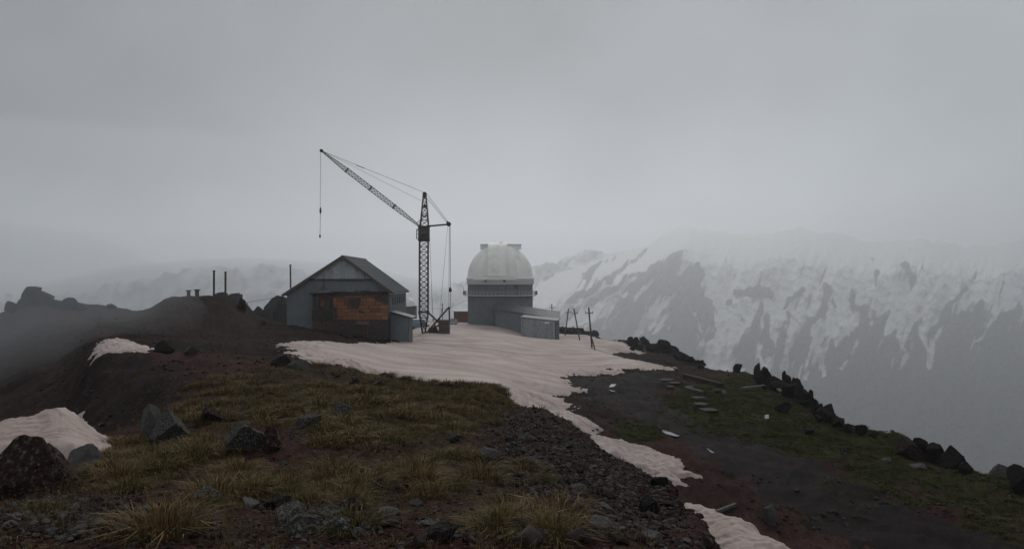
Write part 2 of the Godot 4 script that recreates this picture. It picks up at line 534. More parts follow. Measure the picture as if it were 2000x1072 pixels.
func ico(level: int) -> Array:
	var t := (1.0 + sqrt(5.0)) / 2.0
	var v := [Vector3(-1, t, 0), Vector3(1, t, 0), Vector3(-1, -t, 0), Vector3(1, -t, 0), Vector3(0, -1, t), Vector3(0, 1, t), Vector3(0, -1, -t), Vector3(0, 1, -t), Vector3(t, 0, -1), Vector3(t, 0, 1), Vector3(-t, 0, -1), Vector3(-t, 0, 1)]
	var f := [[0, 11, 5], [0, 5, 1], [0, 1, 7], [0, 7, 10], [0, 10, 11], [1, 5, 9], [5, 11, 4], [11, 10, 2], [10, 7, 6], [7, 1, 8], [3, 9, 4], [3, 4, 2], [3, 2, 6], [3, 6, 8], [3, 8, 9], [4, 9, 5], [2, 4, 11], [6, 2, 10], [8, 6, 7], [9, 8, 1]]
	for k in v.size(): v[k] = v[k].normalized()
	for l in level:
		var g := []
		var mid := {}
		for q in f:
			var m := []
			for e in 3:
				var a: int = q[e]
				var b: int = q[(e + 1) % 3]
				var key := mini(a, b) * 100000 + maxi(a, b)
				if not mid.has(key):
					mid[key] = v.size()
					v.append(((v[a] + v[b]) * 0.5).normalized())
				m.append(mid[key])
			g.append_array([[q[0], m[0], m[2]], [q[1], m[1], m[0]], [q[2], m[2], m[1]], m])
		f = g
	return [v, f]

# angular stone, about 1 wide, standing on y = 0 with a part below it
func make_rock(seed_: int, level: int, cuts: int, rough: float, taper := 0.0) -> ArrayMesh:
	var r := RandomNumberGenerator.new()
	r.seed = seed_
	var s := ico(level)
	var v: Array = s[0]
	var planes := []
	for k in cuts:
		planes.append([Vector3(r.randf_range(-1, 1), r.randf_range(-0.7, 1), r.randf_range(-1, 1)).normalized(), r.randf_range(0.42, 0.78)])
	var n := noise(seed_, 1.6, 4)
	for k in v.size():
		var p: Vector3 = v[k]
		p *= 1.0 + 0.25 * n.get_noise_3dv(p * 0.6)
		for q in planes:
			var e: float = p.dot(q[0]) - q[1]
			if e > 0.0: p -= q[0] * e
		p += (v[k] as Vector3) * n.get_noise_3dv(p * 2.5 + Vector3.ONE * 7.0) * rough
		v[k] = p
	var lo := Vector3.ONE * 9
	var hi := -lo
	for p in v:
		lo = lo.min(p)
		hi = hi.max(p)
	var st := begin()
	for k in v.size():
		v[k] = (v[k] - (lo + hi) * 0.5) / (hi - lo)
		v[k].y += 0.3
		var narrow := 1.0 - taper * clampf(v[k].y + 0.1, 0.0, 0.9)
		v[k].x *= narrow
		v[k].z *= narrow
	for q in s[1]:
		tri(st, v[q[0]], v[q[2]], v[q[1]])
	return finish(st)

# a stone standing on p, w wide and h high as seen
func stone(called: String, p: Vector3, w: float, h: float, m: Material, label: String, group := "", turn := -1.0, variant := -1) -> MeshInstance3D:
	var k := variant if variant >= 0 else rng.randi() % 10
	var a := turn if turn >= 0.0 else rng.randf() * TAU
	var b := Basis(Vector3.UP, a) * Basis().scaled(Vector3(w, h / 0.68, w * rng.randf_range(0.75, 1.05)))
	var o := put(self, called, rock_meshes[k], m, Transform3D(b, p + Vector3(0, -0.12 * h, 0)))
	tag(o, label, "rock", group)
	return o

# a stone seen at (px, py of its foot), given in photo pixels
func rock(px: float, py: float, w: float, h: float, m: Material, label: String, group := "", dmin := 3.0, called := "boulder", variant := -1, turn := -1.0) -> MeshInstance3D:
	var p := hit(px, py, dmin)
	var s := -p.z / F
	return stone(called, p, w * s, h * s, m, label, group, turn, variant)

func make_tussock(seed_: int, blades: int, radius: float, tall: float, wide: float, colors: Array, lean: float) -> ArrayMesh:
	var r := RandomNumberGenerator.new()
	r.seed = seed_
	var st := SurfaceTool.new()
	st.begin(Mesh.PRIMITIVE_TRIANGLES)
	st.set_smooth_group(-1)
	for k in blades:
		var a := r.randf() * TAU
		var q := sqrt(r.randf()) * radius
		var root := Vector3(cos(a) * q, -0.02, sin(a) * q)
		var out := Vector3(cos(a), 0, sin(a)).rotated(Vector3.UP, r.randf_range(-0.7, 0.7))
		var l := tall * r.randf_range(0.55, 1.1) * (1.0 - 0.3 * q / radius)
		var bend := lean * (0.3 + q / radius) * r.randf_range(0.5, 1.4)
		var side := out.cross(Vector3.UP).normalized() * wide * r.randf_range(0.6, 1.2)
		var m := root + Vector3.UP * l * 0.55 + out * l * bend * 0.25
		var tip := root + Vector3.UP * l * (1.0 - 0.35 * bend) + out * l * bend * 0.85
		st.set_color(colors[r.randi() % colors.size()])
		quad(st, root - side, m - side * 0.8, m + side * 0.8, root + side)
		tri(st, m - side * 0.8, tip, m + side * 0.8)
	st.generate_normals()
	return st.commit()

func scatter(called: String, label: String, category: String, mesh: Mesh, m: Material, spots: Array) -> void:
	var mm := MultiMesh.new()
	mm.transform_format = MultiMesh.TRANSFORM_3D
	mm.mesh = mesh
	mm.instance_count = spots.size()
	for k in spots.size(): mm.set_instance_transform(k, spots[k])
	var o := MultiMeshInstance3D.new()
	o.name = numbered(called)
	o.multimesh = mm
	o.material_override = m
	add_child(o)
	tag(o, label, category, "", "stuff")

func surface_basis(p: Vector3, turn: float, s: Vector3) -> Transform3D:
	var e := 0.15
	var n := Vector3(height(p.x - e, p.z) - height(p.x + e, p.z), 2 * e, height(p.x, p.z - e) - height(p.x, p.z + e)).normalized()
	var x := n.cross(Vector3(sin(turn), 0, cos(turn))).normalized()
	var b := Basis(x * s.x, n * s.y, x.cross(n) * s.z)
	return Transform3D(b, p)

# ------------------------------------------------------------------ far mountains
const MS := 720
const MV := 330
func stroke(mask: PackedFloat32Array, pts: Array, value: float, s0: float, s1: float, p0: float, p1: float) -> void:
	# pts: [px, py, width]; raises (rock, value > 0) or lowers (snow, value < 0) the mask along the line
	for k in pts.size() - 1:
		var a := Vector2(pts[k][0], pts[k][1])
		var b := Vector2(pts[k + 1][0], pts[k + 1][1])
		var wa: float = pts[k][2]
		var wb: float = pts[k + 1][2]
		var w := maxf(wa, wb) * 1.6
		var i0 := maxi(0, int((minf(a.x, b.x) - w - s0) / (s1 - s0) * MS))
		var i1 := mini(MS - 1, int((maxf(a.x, b.x) + w - s0) / (s1 - s0) * MS) + 1)
		var j0 := maxi(0, int((minf(a.y, b.y) - w - p0) / (p1 - p0) * MV))
		var j1 := mini(MV - 1, int((maxf(a.y, b.y) + w - p0) / (p1 - p0) * MV) + 1)
		for i in range(i0, i1 + 1):
			for j in range(j0, j1 + 1):
				var p := Vector2(s0 + (s1 - s0) * i / (MS - 1), p0 + (p1 - p0) * j / (MV - 1))
				p += Vector2(n_mid.get_noise_2d(p.x * 0.06, p.y * 0.06), n_mid.get_noise_2d(p.y * 0.06, p.x * 0.06 + 90.0)) * 9.0
				var t := clampf((p - a).dot(b - a) / (b - a).length_squared(), 0.0, 1.0)
				var f := 1.0 - (p - a - (b - a) * t).length() / lerpf(wa, wb, t)
				if f > 0.0:
					var q := i * MV + j
					mask[q] += value * minf(1.0, f * 2.0) * (1.0 if absf(mask[q]) < 2.0 else 0.2)

func make_mountain() -> void:
	var s0 := 940.0
	var s1 := 2350.0
	var p0 := 400.0
	var p1 := 1010.0
	var mask := PackedFloat32Array()
	mask.resize(MS * MV)
	var down := noise(51, 0.011, 5)       # streaks along the fall line
	var broad := noise(52, 0.006, 4)
	for i in MS:
		for j in MV:
			var s := s0 + (s1 - s0) * i / (MS - 1)
			var py := p0 + (p1 - p0) * j / (MV - 1)
			var line := 690.0 + 0.0 * s
			if s < 1400: line = lerpf(640.0, 700.0, clampf((s - 1050) / 350.0, 0, 1))
			elif s < 1620: line = lerpf(700.0, 675.0, (s - 1400) / 220.0)
			else: line = lerpf(675.0, 590.0, clampf((s - 1620) / 380.0, 0, 1))
			var slant := 0.55 if s < 1420 else 0.28
			var k := down.get_noise_2d((s + (py - 600.0) * slant) * 2.1, py * 0.55) * 0.85 + broad.get_noise_2d(s, py) * 0.55
			var bias := (py - line) / 85.0
			bias = clampf(bias, -0.55, 2.5) - clampf((540.0 - py) / 90.0, 0.0, 1.0)
			mask[i * MV + j] = bias + k
	var R := 1.1
	# the dark buttress and its snow runnels
	for q in [[[1336, 492, 8], [1316, 512, 22], [1290, 540, 36], [1230, 610, 40], [1170, 650, 26]], [[1350, 540, 36], [1340, 600, 52], [1320, 670, 60]], [[1385, 590, 14], [1385, 650, 22]], [[1250, 540, 18], [1160, 590, 14], [1090, 625, 12]], [[1215, 640, 40], [1280, 680, 40]],
			[[1200, 500, 6], [1140, 540, 8]], [[1262, 490, 7], [1190, 545, 9], [1110, 590, 8]], [[1080, 530, 4], [1062, 545, 5]]]:
		stroke(mask, q, R, s0, s1, p0, p1)
	for q in [[[1330, 560, 5], [1270, 620, 5], [1210, 680, 6]], [[1290, 530, 4], [1240, 580, 4], [1180, 640, 4]], [[1355, 600, 3], [1375, 660, 4]], [[1262, 600, 3], [1250, 650, 5], [1205, 690, 5]], [[1310, 610, 5], [1270, 655, 4]], [[1240, 545, 4], [1150, 610, 4]]]:
		stroke(mask, q, -1.6, s0, s1, p0, p1)
	# the wide snow gully right of it
	stroke(mask, [[1370, 470, 30], [1410, 540, 24], [1425, 620, 26], [1410, 700, 34], [1395, 730, 30]], -1.5, s0, s1, p0, p1)
	# ribs farther right
	for q in [[[1432, 625, 9], [1420, 590, 12], [1440, 572, 12], [1500, 568, 13], [1512, 580, 8]], [[1490, 590, 5], [1478, 630, 12], [1445, 700, 26]], [[1485, 640, 12], [1500, 690, 16]], [[1500, 618, 8], [1508, 690, 7]], [[1540, 610, 7], [1528, 650, 9], [1520, 700, 12]], [[1570, 565, 7], [1545, 585, 8], [1530, 600, 4]], [[1615, 555, 7], [1612, 600, 10], [1585, 625, 11], [1560, 690, 18]], [[1622, 560, 5], [1632, 600, 4]],
			[[1665, 570, 7], [1672, 600, 10], [1690, 600, 10], [1680, 650, 16]], [[1740, 615, 14], [1715, 640, 20], [1650, 690, 30]], [[1885, 560, 5], [1840, 620, 10], [1822, 650, 12]], [[1850, 625, 10], [1890, 620, 10], [1880, 660, 12]], [[1920, 590, 5], [1880, 640, 7]], [[1990, 605, 12], [1930, 660, 24]], [[1768, 520, 6], [1785, 545, 9], [1776, 572, 5]], [[1700, 500, 4], [1716, 530, 6], [1708, 556, 4]], [[1840, 545, 4], [1826, 580, 6]], [[1420, 510, 5], [1410, 530, 5]]]:
		stroke(mask, q, R, s0, s1, p0, p1)
	for q in [[[1480, 690, 5], [1495, 720, 6]], [[1510, 690, 4], [1500, 720, 7]], [[1545, 650, 6], [1535, 720, 5]], [[1700, 630, 4], [1645, 720, 5]], [[1760, 660, 5], [1770, 690, 4], [1760, 715, 4]], [[1795, 640, 6], [1820, 690, 5], [1815, 715, 4]], [[1830, 660, 5], [1815, 715, 4]], [[1600, 680, 7], [1610, 730, 5]], [[1950, 610, 4], [1910, 670, 4]], [[1610, 690, 3], [1606, 735, 4]], [[1580, 725, 3], [1577, 740, 3]], [[1730, 640, 16], [1780, 600, 30], [1820, 560, 40]], [[1600, 640, 16], [1640, 650, 14]]]:
		stroke(mask, q, -1.5, s0, s1, p0, p1)
	var pos := PackedVector3Array()
	var col := PackedColorArray()
	var rib := noise(53, 0.008, 5)
	var fine := noise(54, 0.05, 3)
	var thin := noise(55, 0.02, 5)
	var top := Curve.new()
	top.min_value = 0; top.max_value = 1000
	top.max_domain = 2400.0
	for q in [[900, 640], [1000, 590], [1050, 548], [1110, 522], [1180, 498], [1260, 478], [1300, 452], [1345, 436], [1390, 452], [1450, 462], [1540, 446], [1620, 455], [1700, 474], [1790, 462], [1880, 480], [1980, 470], [2100, 490], [2350, 480]]:
		top.add_point(Vector2(q[0], q[1]), 0, 0, Curve.TANGENT_LINEAR, Curve.TANGENT_LINEAR)
	for i in MS:
		var s := s0 + (s1 - s0) * i / (MS - 1)
		var crest := top.sample(s) + rib.get_noise_2d(s * 1.5, 0) * 12.0 + fine.get_noise_2d(s, 40.0) * 4.0
		for j in MV:
			var py := lerpf(crest, p1, float(j) / (MV - 1))
			var slant := 0.55 if s < 1420 else 0.3
			var relief := rib.get_noise_2d((s + (py - 600.0) * slant) * 1.2, py * 0.4)
			var up := (1000.0 - py) / 580.0
			var d := 2500.0 + 1900.0 * up - 260.0 * (0.5 - absf(relief)) * clampf((py - crest) / 60.0, 0.25, 1.0) + 40.0 * fine.get_noise_2d(s, py)
			var fj := clampf((py - p0) / (p1 - p0) * (MV - 1), 0.0, MV - 1.001)
			var m := lerpf(mask[i * MV + int(fj)], mask[i * MV + int(fj) + 1], fj - int(fj))
			d -= 45.0 * clampf(m, 0.0, 1.0)
			d += 900.0 * pow(clampf(1.0 - (py - top.sample(s)) / 70.0, 0.0, 1.1), 2.0)
			pos.append(at(s, py, d))
			var runnel := thin.get_noise_2d((s + (py - 600.0) * slant) * 4.2, py * 0.5)
			var rock := clampf(m * 3.2 + runnel * 3.4 * clampf(1.7 - absf(m), 0.15, 1.0) + 0.3, 0.0, 1.0)
			var tone := 1.0 + fine.get_noise_2d(s * 1.4, py * 1.4 + 300.0) * 0.3
			col.append(Color(0.86, 0.84, 0.82).lerp(Color(0.04, 0.04, 0.039) * tone, rock))
	var index := PackedInt32Array()
	for i in MS - 1:
		for j in MV - 1:
			var a := i * MV + j
			var b := a + MV
			index.append_array([a, b, a + 1, b, b + 1, a + 1])
	var o := put_surface(self, "mountain", pos, index, col, M.mountain)
	o.set_meta("kind", "structure")

func make_far_range() -> void:
	var ridge := [[-400, 590], [150, 570], [300, 540], [380, 520], [470, 524], [560, 518], [640, 545], [800, 570], [930, 545], [1020, 528], [1080, 508], [1150, 490], [1220, 496], [1330, 520], [1500, 560]]
	var pos := PackedVector3Array()
	var col := PackedColorArray()
	var fine := noise(61, 0.03, 4)
	var streak := noise(62, 0.02, 4)
	var nu := 300
	var nv := 60
	for i in nu:
		var s := -400.0 + 1900.0 * i / (nu - 1)
		var k := 0
		while k < ridge.size() - 2 and ridge[k + 1][0] < s: k += 1
		var crest := lerpf(ridge[k][1], ridge[k + 1][1], (s - ridge[k][0]) / (ridge[k + 1][0] - ridge[k][0])) + fine.get_noise_2d(s, 0) * 14.0
		for j in nv:
			var v := float(j) / (nv - 1)
			var py := lerpf(crest, 760.0, v)
			pos.append(at(s, py, 5000.0 - 1000.0 * v + 300.0 * streak.get_noise_2d(s, py)))
			var r := clampf(streak.get_noise_2d((s + py * 0.4) * 1.6, py) * 4.0 + v * 2.2 - 0.9, 0.0, 1.0)
			col.append(Color(0.86, 0.85, 0.84).lerp(Color(0.08, 0.08, 0.08), r))
	var index := PackedInt32Array()
	for i in nu - 1:
		for j in nv - 1:
			var a := i * nv + j
			var b := a + nv
			index.append_array([a, b, a + 1, b, b + 1, a + 1])
	put_surface(self, "mountain", pos, index, col, M.mountain).set_meta("kind", "structure")

# ------------------------------------------------------------------ the house
func make_house() -> void:
	var d := 95.0
	var back := 109.0
	var xl := -26.62
	var xr := -14.42
	var o := thing("metal_clad_house", "grey metal-clad gabled house with an exposed orange block wall", "house", Vector3(-20.5, -7.1, -95.0))
	var ridge := Vector3(-20.0, 3.03, -d)
	var eave_l := -1.55
	var eave_r := -1.3
	var roof_y := func(x: float) -> float:
		return lerpf(eave_l, ridge.y, (x - (xl - 0.45)) / (ridge.x - xl + 0.45)) if x < ridge.x else lerpf(ridge.y, eave_r, (x - ridge.x) / (xr + 0.4 - ridge.x))
	# the solid walls behind the metal skin
	var wl := -8.6
	var shell := hexa(o, "wall", [Vector3(xl, wl, -d - 0.1), Vector3(xr, wl, -d - 0.1), Vector3(xr, wl, -back), Vector3(xl, wl, -back)], [Vector3(xl, -1.75, -d - 0.1), Vector3(xr, -1.65, -d - 0.1), Vector3(xr, -1.65, -back), Vector3(xl, -1.75, -back)], M.dark_wood)
	# front skin, sheet by sheet, its top following the roof
	var n := 12
	for k in n:
		var a := lerpf(xl, xr, float(k) / n)
		var b := lerpf(xl, xr, float(k + 1) / n)
		var low := -6.2 if k < 4 else -7.0
		var ta: float = minf(roof_y.call(a) - 0.12, 0.3)
		var tb: float = minf(roof_y.call(b) - 0.12, 0.3)
		sheet(shell, "siding_sheet", Vector3(a, low, -d), Vector3(b, low, -d), Vector3(a, ta, -d), Vector3(b, tb, -d), 4, 0.035, M.siding[rng.randi() % 3])
	# gable triangle, paler sheets set proud of the wall
	var gl := -23.75
	var gr := -16.75
	for k in 8:
		var a := lerpf(gl, gr, k / 8.0)
		var b := lerpf(gl, gr, (k + 1) / 8.0)
		var ya: float = maxf(roof_y.call(a) - 0.14, 0.32)
		var yb: float = maxf(roof_y.call(b) - 0.14, 0.32)
		if a < ridge.x and b > ridge.x:
			sheet(o, "gable_sheet", Vector3(a, 0.32, -d + 0.1), Vector3(ridge.x, 0.32, -d + 0.1), Vector3(a, ya, -d + 0.1), Vector3(ridge.x, ridge.y - 0.14, -d + 0.1), 2, 0.03, M.pale_siding[k % 2])
			sheet(o, "gable_sheet", Vector3(ridge.x, 0.32, -d + 0.1), Vector3(b, 0.32, -d + 0.1), Vector3(ridge.x, ridge.y - 0.14, -d + 0.1), Vector3(b, yb, -d + 0.1), 2, 0.03, M.pale_siding[k % 2])
		else:
			sheet(o, "gable_sheet", Vector3(a, 0.32, -d + 0.1), Vector3(b, 0.32, -d + 0.1), Vector3(a, ya, -d + 0.1), Vector3(b, yb, -d + 0.1), 4, 0.03, M.pale_siding[k % 2])
	bar(o, "gable_sill", Vector3(gl - 0.2, 0.25, -d + 0.12), Vector3(gr + 0.2, 0.25, -d + 0.12), 0.2, 0.14, M.black_wood)
	for x in [-22.2, -17.4]:
		bar(o, "vent_rod", Vector3(x, 0.3, -d + 0.2), Vector3(x + 0.02, 0.95, -d + 0.2), 0.05, 0.05, M.black_wood)
	# right side wall with its row of narrow windows
	sheets(shell, "siding_sheet", Vector3(xr, -8.6, -d), Vector3(xr, -8.6, -back), Vector3(xr, -1.5, -d), Vector3(xr, -1.5, -back), 12, 4, 0.035, M.siding)
	for k in 6:
		var z := -d - 1.6 - 1.9 * k
		var win := solid(o, "window", Vector3(xr + 0.02, -2.75, z - 0.55), Vector3(xr + 0.09, -1.95, z + 0.1), M.dark_glass)
		bar(win, "window_sill", Vector3(xr + 0.1, -2.78, z - 0.6), Vector3(xr + 0.1, -2.78, z + 0.15), 0.1, 0.05, M.siding[1])
	# left and rear walls
	sheets(shell, "siding_sheet", Vector3(xl, -7, -back), Vector3(xl, -7, -d), Vector3(xl, -1.7, -back), Vector3(xl, -1.7, -d), 6, 4, 0.035, M.siding)
	# roof: two slopes of ribbed sheets on a deck
	var front := -d + 0.45
	var rear := -back - 0.4
	for s in [[xl - 0.45, eave_l], [xr + 0.4, eave_r]]:
		var e := Vector3(s[0], s[1], 0)
		var r := Vector3(ridge.x, ridge.y, 0)
		var f0 := e + Vector3(0, 0, front)
		var f1 := e + Vector3(0, 0, rear)
		var g0 := r + Vector3(0, 0, front)
		var g1 := r + Vector3(0, 0, rear)
		var dn := Vector3(0, -0.14, 0)
		if s[0] > ridge.x:
			var deck := hexa(o, "roof_deck", [g0 + dn, f0 + dn, f1 + dn, g1 + dn], [g0, f0, f1, g1], M.black_wood)
			var lift := Vector3(0.01, 0.02, 0)
			sheets(deck, "roof_sheet", f0 + lift, f1 + lift, g0 + lift, g1 + lift, 12, 3, 0.04, M.roof)
		else:
			var deck := hexa(o, "roof_deck", [f0 + dn, g0 + dn, g1 + dn, f1 + dn], [f0, g0, g1, f1], M.black_wood)
			var lift := Vector3(-0.01, 0.02, 0)
			sheets(deck, "roof_sheet", f1 + lift, f0 + lift, g1 + lift, g0 + lift, 12, 3, 0.04, M.roof)
		bar(o, "bargeboard", f0 + Vector3(0, -0.1, 0.06), g0 + Vector3(0, -0.1, 0.06), 0.07, 0.3, M.brown_wood)
	bar(o, "ridge_cap", Vector3(ridge.x, ridge.y + 0.05, front), Vector3(ridge.x, ridge.y + 0.05, rear), 0.34, 0.08, M.pale_metal)
	# wire bracket on the front wall
	bar(o, "wire_bracket", Vector3(-22.25, -1.25, -d + 0.25), Vector3(-22.2, 0.3, -d + 0.25), 0.05, 0.05, M.black_wood)
	bar(o, "wire_bracket", Vector3(-22.25, -0.5, -d + 0.25), Vector3(-23.1, -1.4, -d + 0.3), 0.04, 0.04, M.black_wood)
	bar(o, "wire_bracket", Vector3(-22.25, -0.5, -d + 0.25), Vector3(-21.4, -1.35, -d + 0.3), 0.04, 0.04, M.black_wood)

	# the exposed front block: dark base, orange blocks, old plaster at the left
	var z0 := -93.5
	var bx0 := -20.85
	var bx1 := -14.46
	var core := solid(o, "block_wall", Vector3(bx0, -7.9, -94.9), Vector3(bx1, -1.2, z0 - 0.1), M.mortar)
	box(o, "plaster_wall", Vector3(-23.4, -6.2, -94.9), Vector3(bx0, -1.35, -94.2), M.old_plaster)
	var y := -4.42
	var row := 0
	while y < -1.35:
		var h := minf(0.42, -1.22 - y)
		var x := bx0 - (0.6 if row % 2 else 0.0)
		while x < bx1 - 0.1:
			var w := rng.randf_range(1.0, 1.35)
			var a := maxf(x, bx0)
			var b := minf(x + w, bx1)
			if b - a > 0.15:
				box(core, "block", Vector3(a + 0.025, y + 0.025, z0 - 0.12), Vector3(b - 0.025, y + h - 0.025, z0 + rng.randf_range(-0.03, 0.03)), M.block[rng.randi() % 5])
			x += w
		y += 0.42
		row += 1
	# remains of tarred render on the blocks
	for q in [[[678, 590], [683, 583], [694, 584], [704, 581], [703, 592], [697, 600], [690, 601], [684, 597]], [[729, 578], [737, 576], [746, 574], [758, 573], [758, 593], [750, 594], [744, 588], [733, 586]], [[653, 573], [690, 574], [720, 573], [758, 571], [758, 575], [700, 577], [652, 579]], [[652, 600], [658, 603], [656, 612], [660, 620], [652, 624]], [[700, 606], [712, 608], [708, 612], [701, 611]]]:
		slab(o, "render_patch", q, -z0 - 0.05, 0.06, M.tar)
	# dark base storey
	var basey := z0 + 0.06
	box(o, "base_wall", Vector3(-20.3, -7.9, -94.8), Vector3(-17.95, -4.42, basey), M.tar)
	box(o, "base_wall", Vector3(-16.75, -7.9, -94.8), Vector3(bx1 + 0.02, -4.42, basey), M.tar)
	box(o, "base_wall", Vector3(-17.95, -4.75, -94.8), Vector3(-16.75, -4.42, basey), M.old_plaster)
	box(o, "doorway_back", Vector3(-17.95, -7.9, -94.7), Vector3(-16.75, -4.75, -94.4), M.black_wood)
	box(o, "lintel", Vector3(-18.1, -4.98, basey - 0.02), Vector3(-16.6, -4.7, basey + 0.06), M.red_plaster)
	for x in [-17.9, -17.25, -16.8]:
		bar(o, "door_post", Vector3(x, -6.4, basey - 0.1), Vector3(x, -4.95, basey - 0.1), 0.07, 0.07, M.weathered)
	for q in [[-15.9, -5.0, -16.1, -5.4], [-15.2, -6.2, -15.5, -6.6]]:
		bar(o, "loose_batten", Vector3(q[0], q[1], basey + 0.06), Vector3(q[2], q[3], basey + 0.06), 0.06, 0.05, M.weathered)
	# windows in the old plaster wall
	for q in [[612, 620, 580, 602], [642, 653, 582, 606]]:
		var a := at(q[0], q[3], 94.1)
		var b := at(q[1], q[2], 94.1)
		var win := solid(o, "window", Vector3(a.x, a.y, -94.3), Vector3(b.x, b.y, -94.16), M.dark_glass)
		for x in [a.x, b.x]:
			bar(win, "window_frame", Vector3(x, a.y, -94.12), Vector3(x, b.y, -94.12), 0.1, 0.1, M.weathered)
		bar(win, "window_sill", Vector3(a.x - 0.1, a.y, -94.1), Vector3(b.x + 0.1, a.y, -94.1), 0.16, 0.07, M.weathered)
	for q in [[[625, 590], [632, 585], [635, 592], [631, 598], [626, 597]], [[615, 576], [640, 575], [648, 580], [620, 581]], [[627, 577], [631, 577], [630, 584], [628, 583]], [[609, 605], [625, 601], [650, 606], [652, 626], [630, 629], [609, 627]]]:
		slab(o, "render_patch", q, 94.15, 0.05, M.tar if q.size() > 5 else M.red_plaster)
	# the broken flat roof over the front block
	hexa(o, "porch_roof", [Vector3(-23.6, -1.5, -93.3), Vector3(-14.3, -1.2, -93.2), Vector3(-14.3, -1.15, -94.95), Vector3(-23.6, -1.4, -94.95)], [Vector3(-23.6, -1.38, -93.3), Vector3(-14.3, -1.08, -93.2), Vector3(-14.3, -1.03, -94.95), Vector3(-23.6, -1.28, -94.95)], M.tar)
	for k in 9:
		var x := -23.3 + k * 1.0 + rng.randf_range(-0.3, 0.3)
		var yy := -1.27 + (x + 23.6) * 0.032
		bar(o, "roofing_scrap", Vector3(x, yy, -93.2), Vector3(x + rng.randf_range(0.9, 1.9), yy + rng.randf_range(-0.05, 0.16), -93.6), 0.3, 0.05, [M.weathered, M.pale_siding[0], M.tar][k % 3])
	# lean-to at the right side
	var s := thing("lean_to_shed", "small grey metal lean-to shed against the gabled house's right wall", "shed", Vector3(-13.2, -7.4, -95.5))
	var sx := -14.35
	var ex := -12.2
	var shed := hexa(s, "wall", [Vector3(sx, -8.2, -94.9), Vector3(ex, -8.2, -94.3), Vector3(ex, -8.2, -98.0), Vector3(sx, -8.2, -98.0)], [Vector3(sx, -3.65, -94.9), Vector3(ex, -4.25, -94.3), Vector3(ex, -4.25, -98.0), Vector3(sx, -3.65, -98.0)], M.dark_wood)
	sheets(shed, "siding_sheet", Vector3(sx, -8.0, -94.84), Vector3(ex, -8.0, -94.24), Vector3(sx, -3.7, -94.84), Vector3(ex, -4.3, -94.24), 4, 3, 0.035, M.siding)
	sheets(shed, "siding_sheet", Vector3(ex + 0.05, -8.0, -94.3), Vector3(ex + 0.05, -8.0, -98), Vector3(ex + 0.05, -4.3, -94.3), Vector3(ex + 0.05, -4.3, -98), 4, 3, 0.035, M.siding)
	hexa(s, "roof", [Vector3(sx + 0.1, -3.62, -94.4), Vector3(ex + 0.55, -4.34, -93.9), Vector3(ex + 0.55, -4.34, -98.2), Vector3(sx + 0.1, -3.62, -98.2)], [Vector3(sx + 0.1, -3.5, -94.4), Vector3(ex + 0.55, -4.2, -93.9), Vector3(ex + 0.55, -4.2, -98.2), Vector3(sx + 0.1, -3.5, -98.2)], M.roof[1])
	# pole at the left eave
	var p := thing("flue_pipe", "thin dark pipe rising behind the left eave of the gabled house", "pipe", Vector3(-26.9, -6.0, -97))
	var foot := ground(566, 97.0)
	rod(p, "pipe", Vector3(-26.75, foot.y - 0.3, -97.2), Vector3(-26.85, 2.05, -97.2), 0.09, M.rust)
	lathe(p, "collar", Vector3(-26.85, 1.95, -97.2), [[0.1, 0], [0.13, 0.02], [0.13, 0.1], [0.1, 0.12]], 10, M.rust)
	# boards leaning on the rubble in front
	for q in [[[626, 637, 90], [646, 627, 91]], [[632, 638, 90], [650, 627, 91]], [[638, 639, 90], [653, 630, 91]]]:
		var g := hit(q[0][0], q[0][1], 70)
		var b := thing("leaning_board", "pale board leaning on the rubble below the old plaster wall", "board", g, "boards on the rubble before the house")
		bar(b, "plank", g + Vector3(0, 0.06, 0), g + Vector3(1.1, 0.75, -0.4), 0.16, 0.05, M.weathered)
		bar(b, "cleat", g + Vector3(0.5, 0.43, -0.18), g + Vector3(0.58, 0.48, -0.21), 0.2, 0.1, M.weathered)

# flat slab with the outline [[px, py], ...] at one depth
func slab(parent: Node, called: String, pts: Array, d: float, thick: float, m: Material) -> MeshInstance3D:
	var o := org(parent)
	var st := begin()
	var c := Vector3.ZERO
	var p := []
	for q in pts:
		var v := at(q[0], q[1], d) - o
		p.append(v)
		c += v / pts.size()
	var off := Vector3(0, 0, thick)
	for k in p.size():
		var a: Vector3 = p[k]
		var b: Vector3 = p[(k + 1) % p.size()]
		if (a - c).cross(b - c).z < 0.0:
			tri(st, c + off, a + off, b + off)
			quad(st, a, b, b + off, a + off)
		else:
			tri(st, c + off, b + off, a + off)
			quad(st, b, a, a + off, b + off)
	return put(parent, called, finish(st), m)

# ------------------------------------------------------------------ the crane
func lattice(o: Node, p0: Vector3, p1: Vector3, side: Vector3, w0: float, w1: float, bays: int, r: float, m: Material, across := -1.0) -> void:
	# square lattice between two axis points; side and its normal span the section
	var ax := (p1 - p0).normalized()
	var e1 := side.normalized()
	var e2 := ax.cross(e1).normalized()
	var k2 := across if across > 0.0 else 1.0
	var corner := func(t: float, q: int) -> Vector3:
		var w := lerpf(w0, w1, t) * 0.5
		return p0.lerp(p1, t) + e1 * w * (1 if q in [0, 1] else -1) + e2 * w * k2 * (1 if q in [0, 3] else -1)
	for q in 4:
		bar(o, "chord", corner.call(0.0, q), corner.call(1.0, q), r * 2.0, r * 2.0, m)
	for k in bays:
		var a := float(k) / bays
		var b := float(k + 1) / bays
		for q in 4:
			var n := (q + 1) % 4
			bar(o, "brace", corner.call(a, q), corner.call(b, n), r, r, m)
			bar(o, "brace", corner.call(a, n), corner.call(b, q), r, r, m)
			bar(o, "strut", corner.call(b, q), corner.call(b, n), r, r, m)

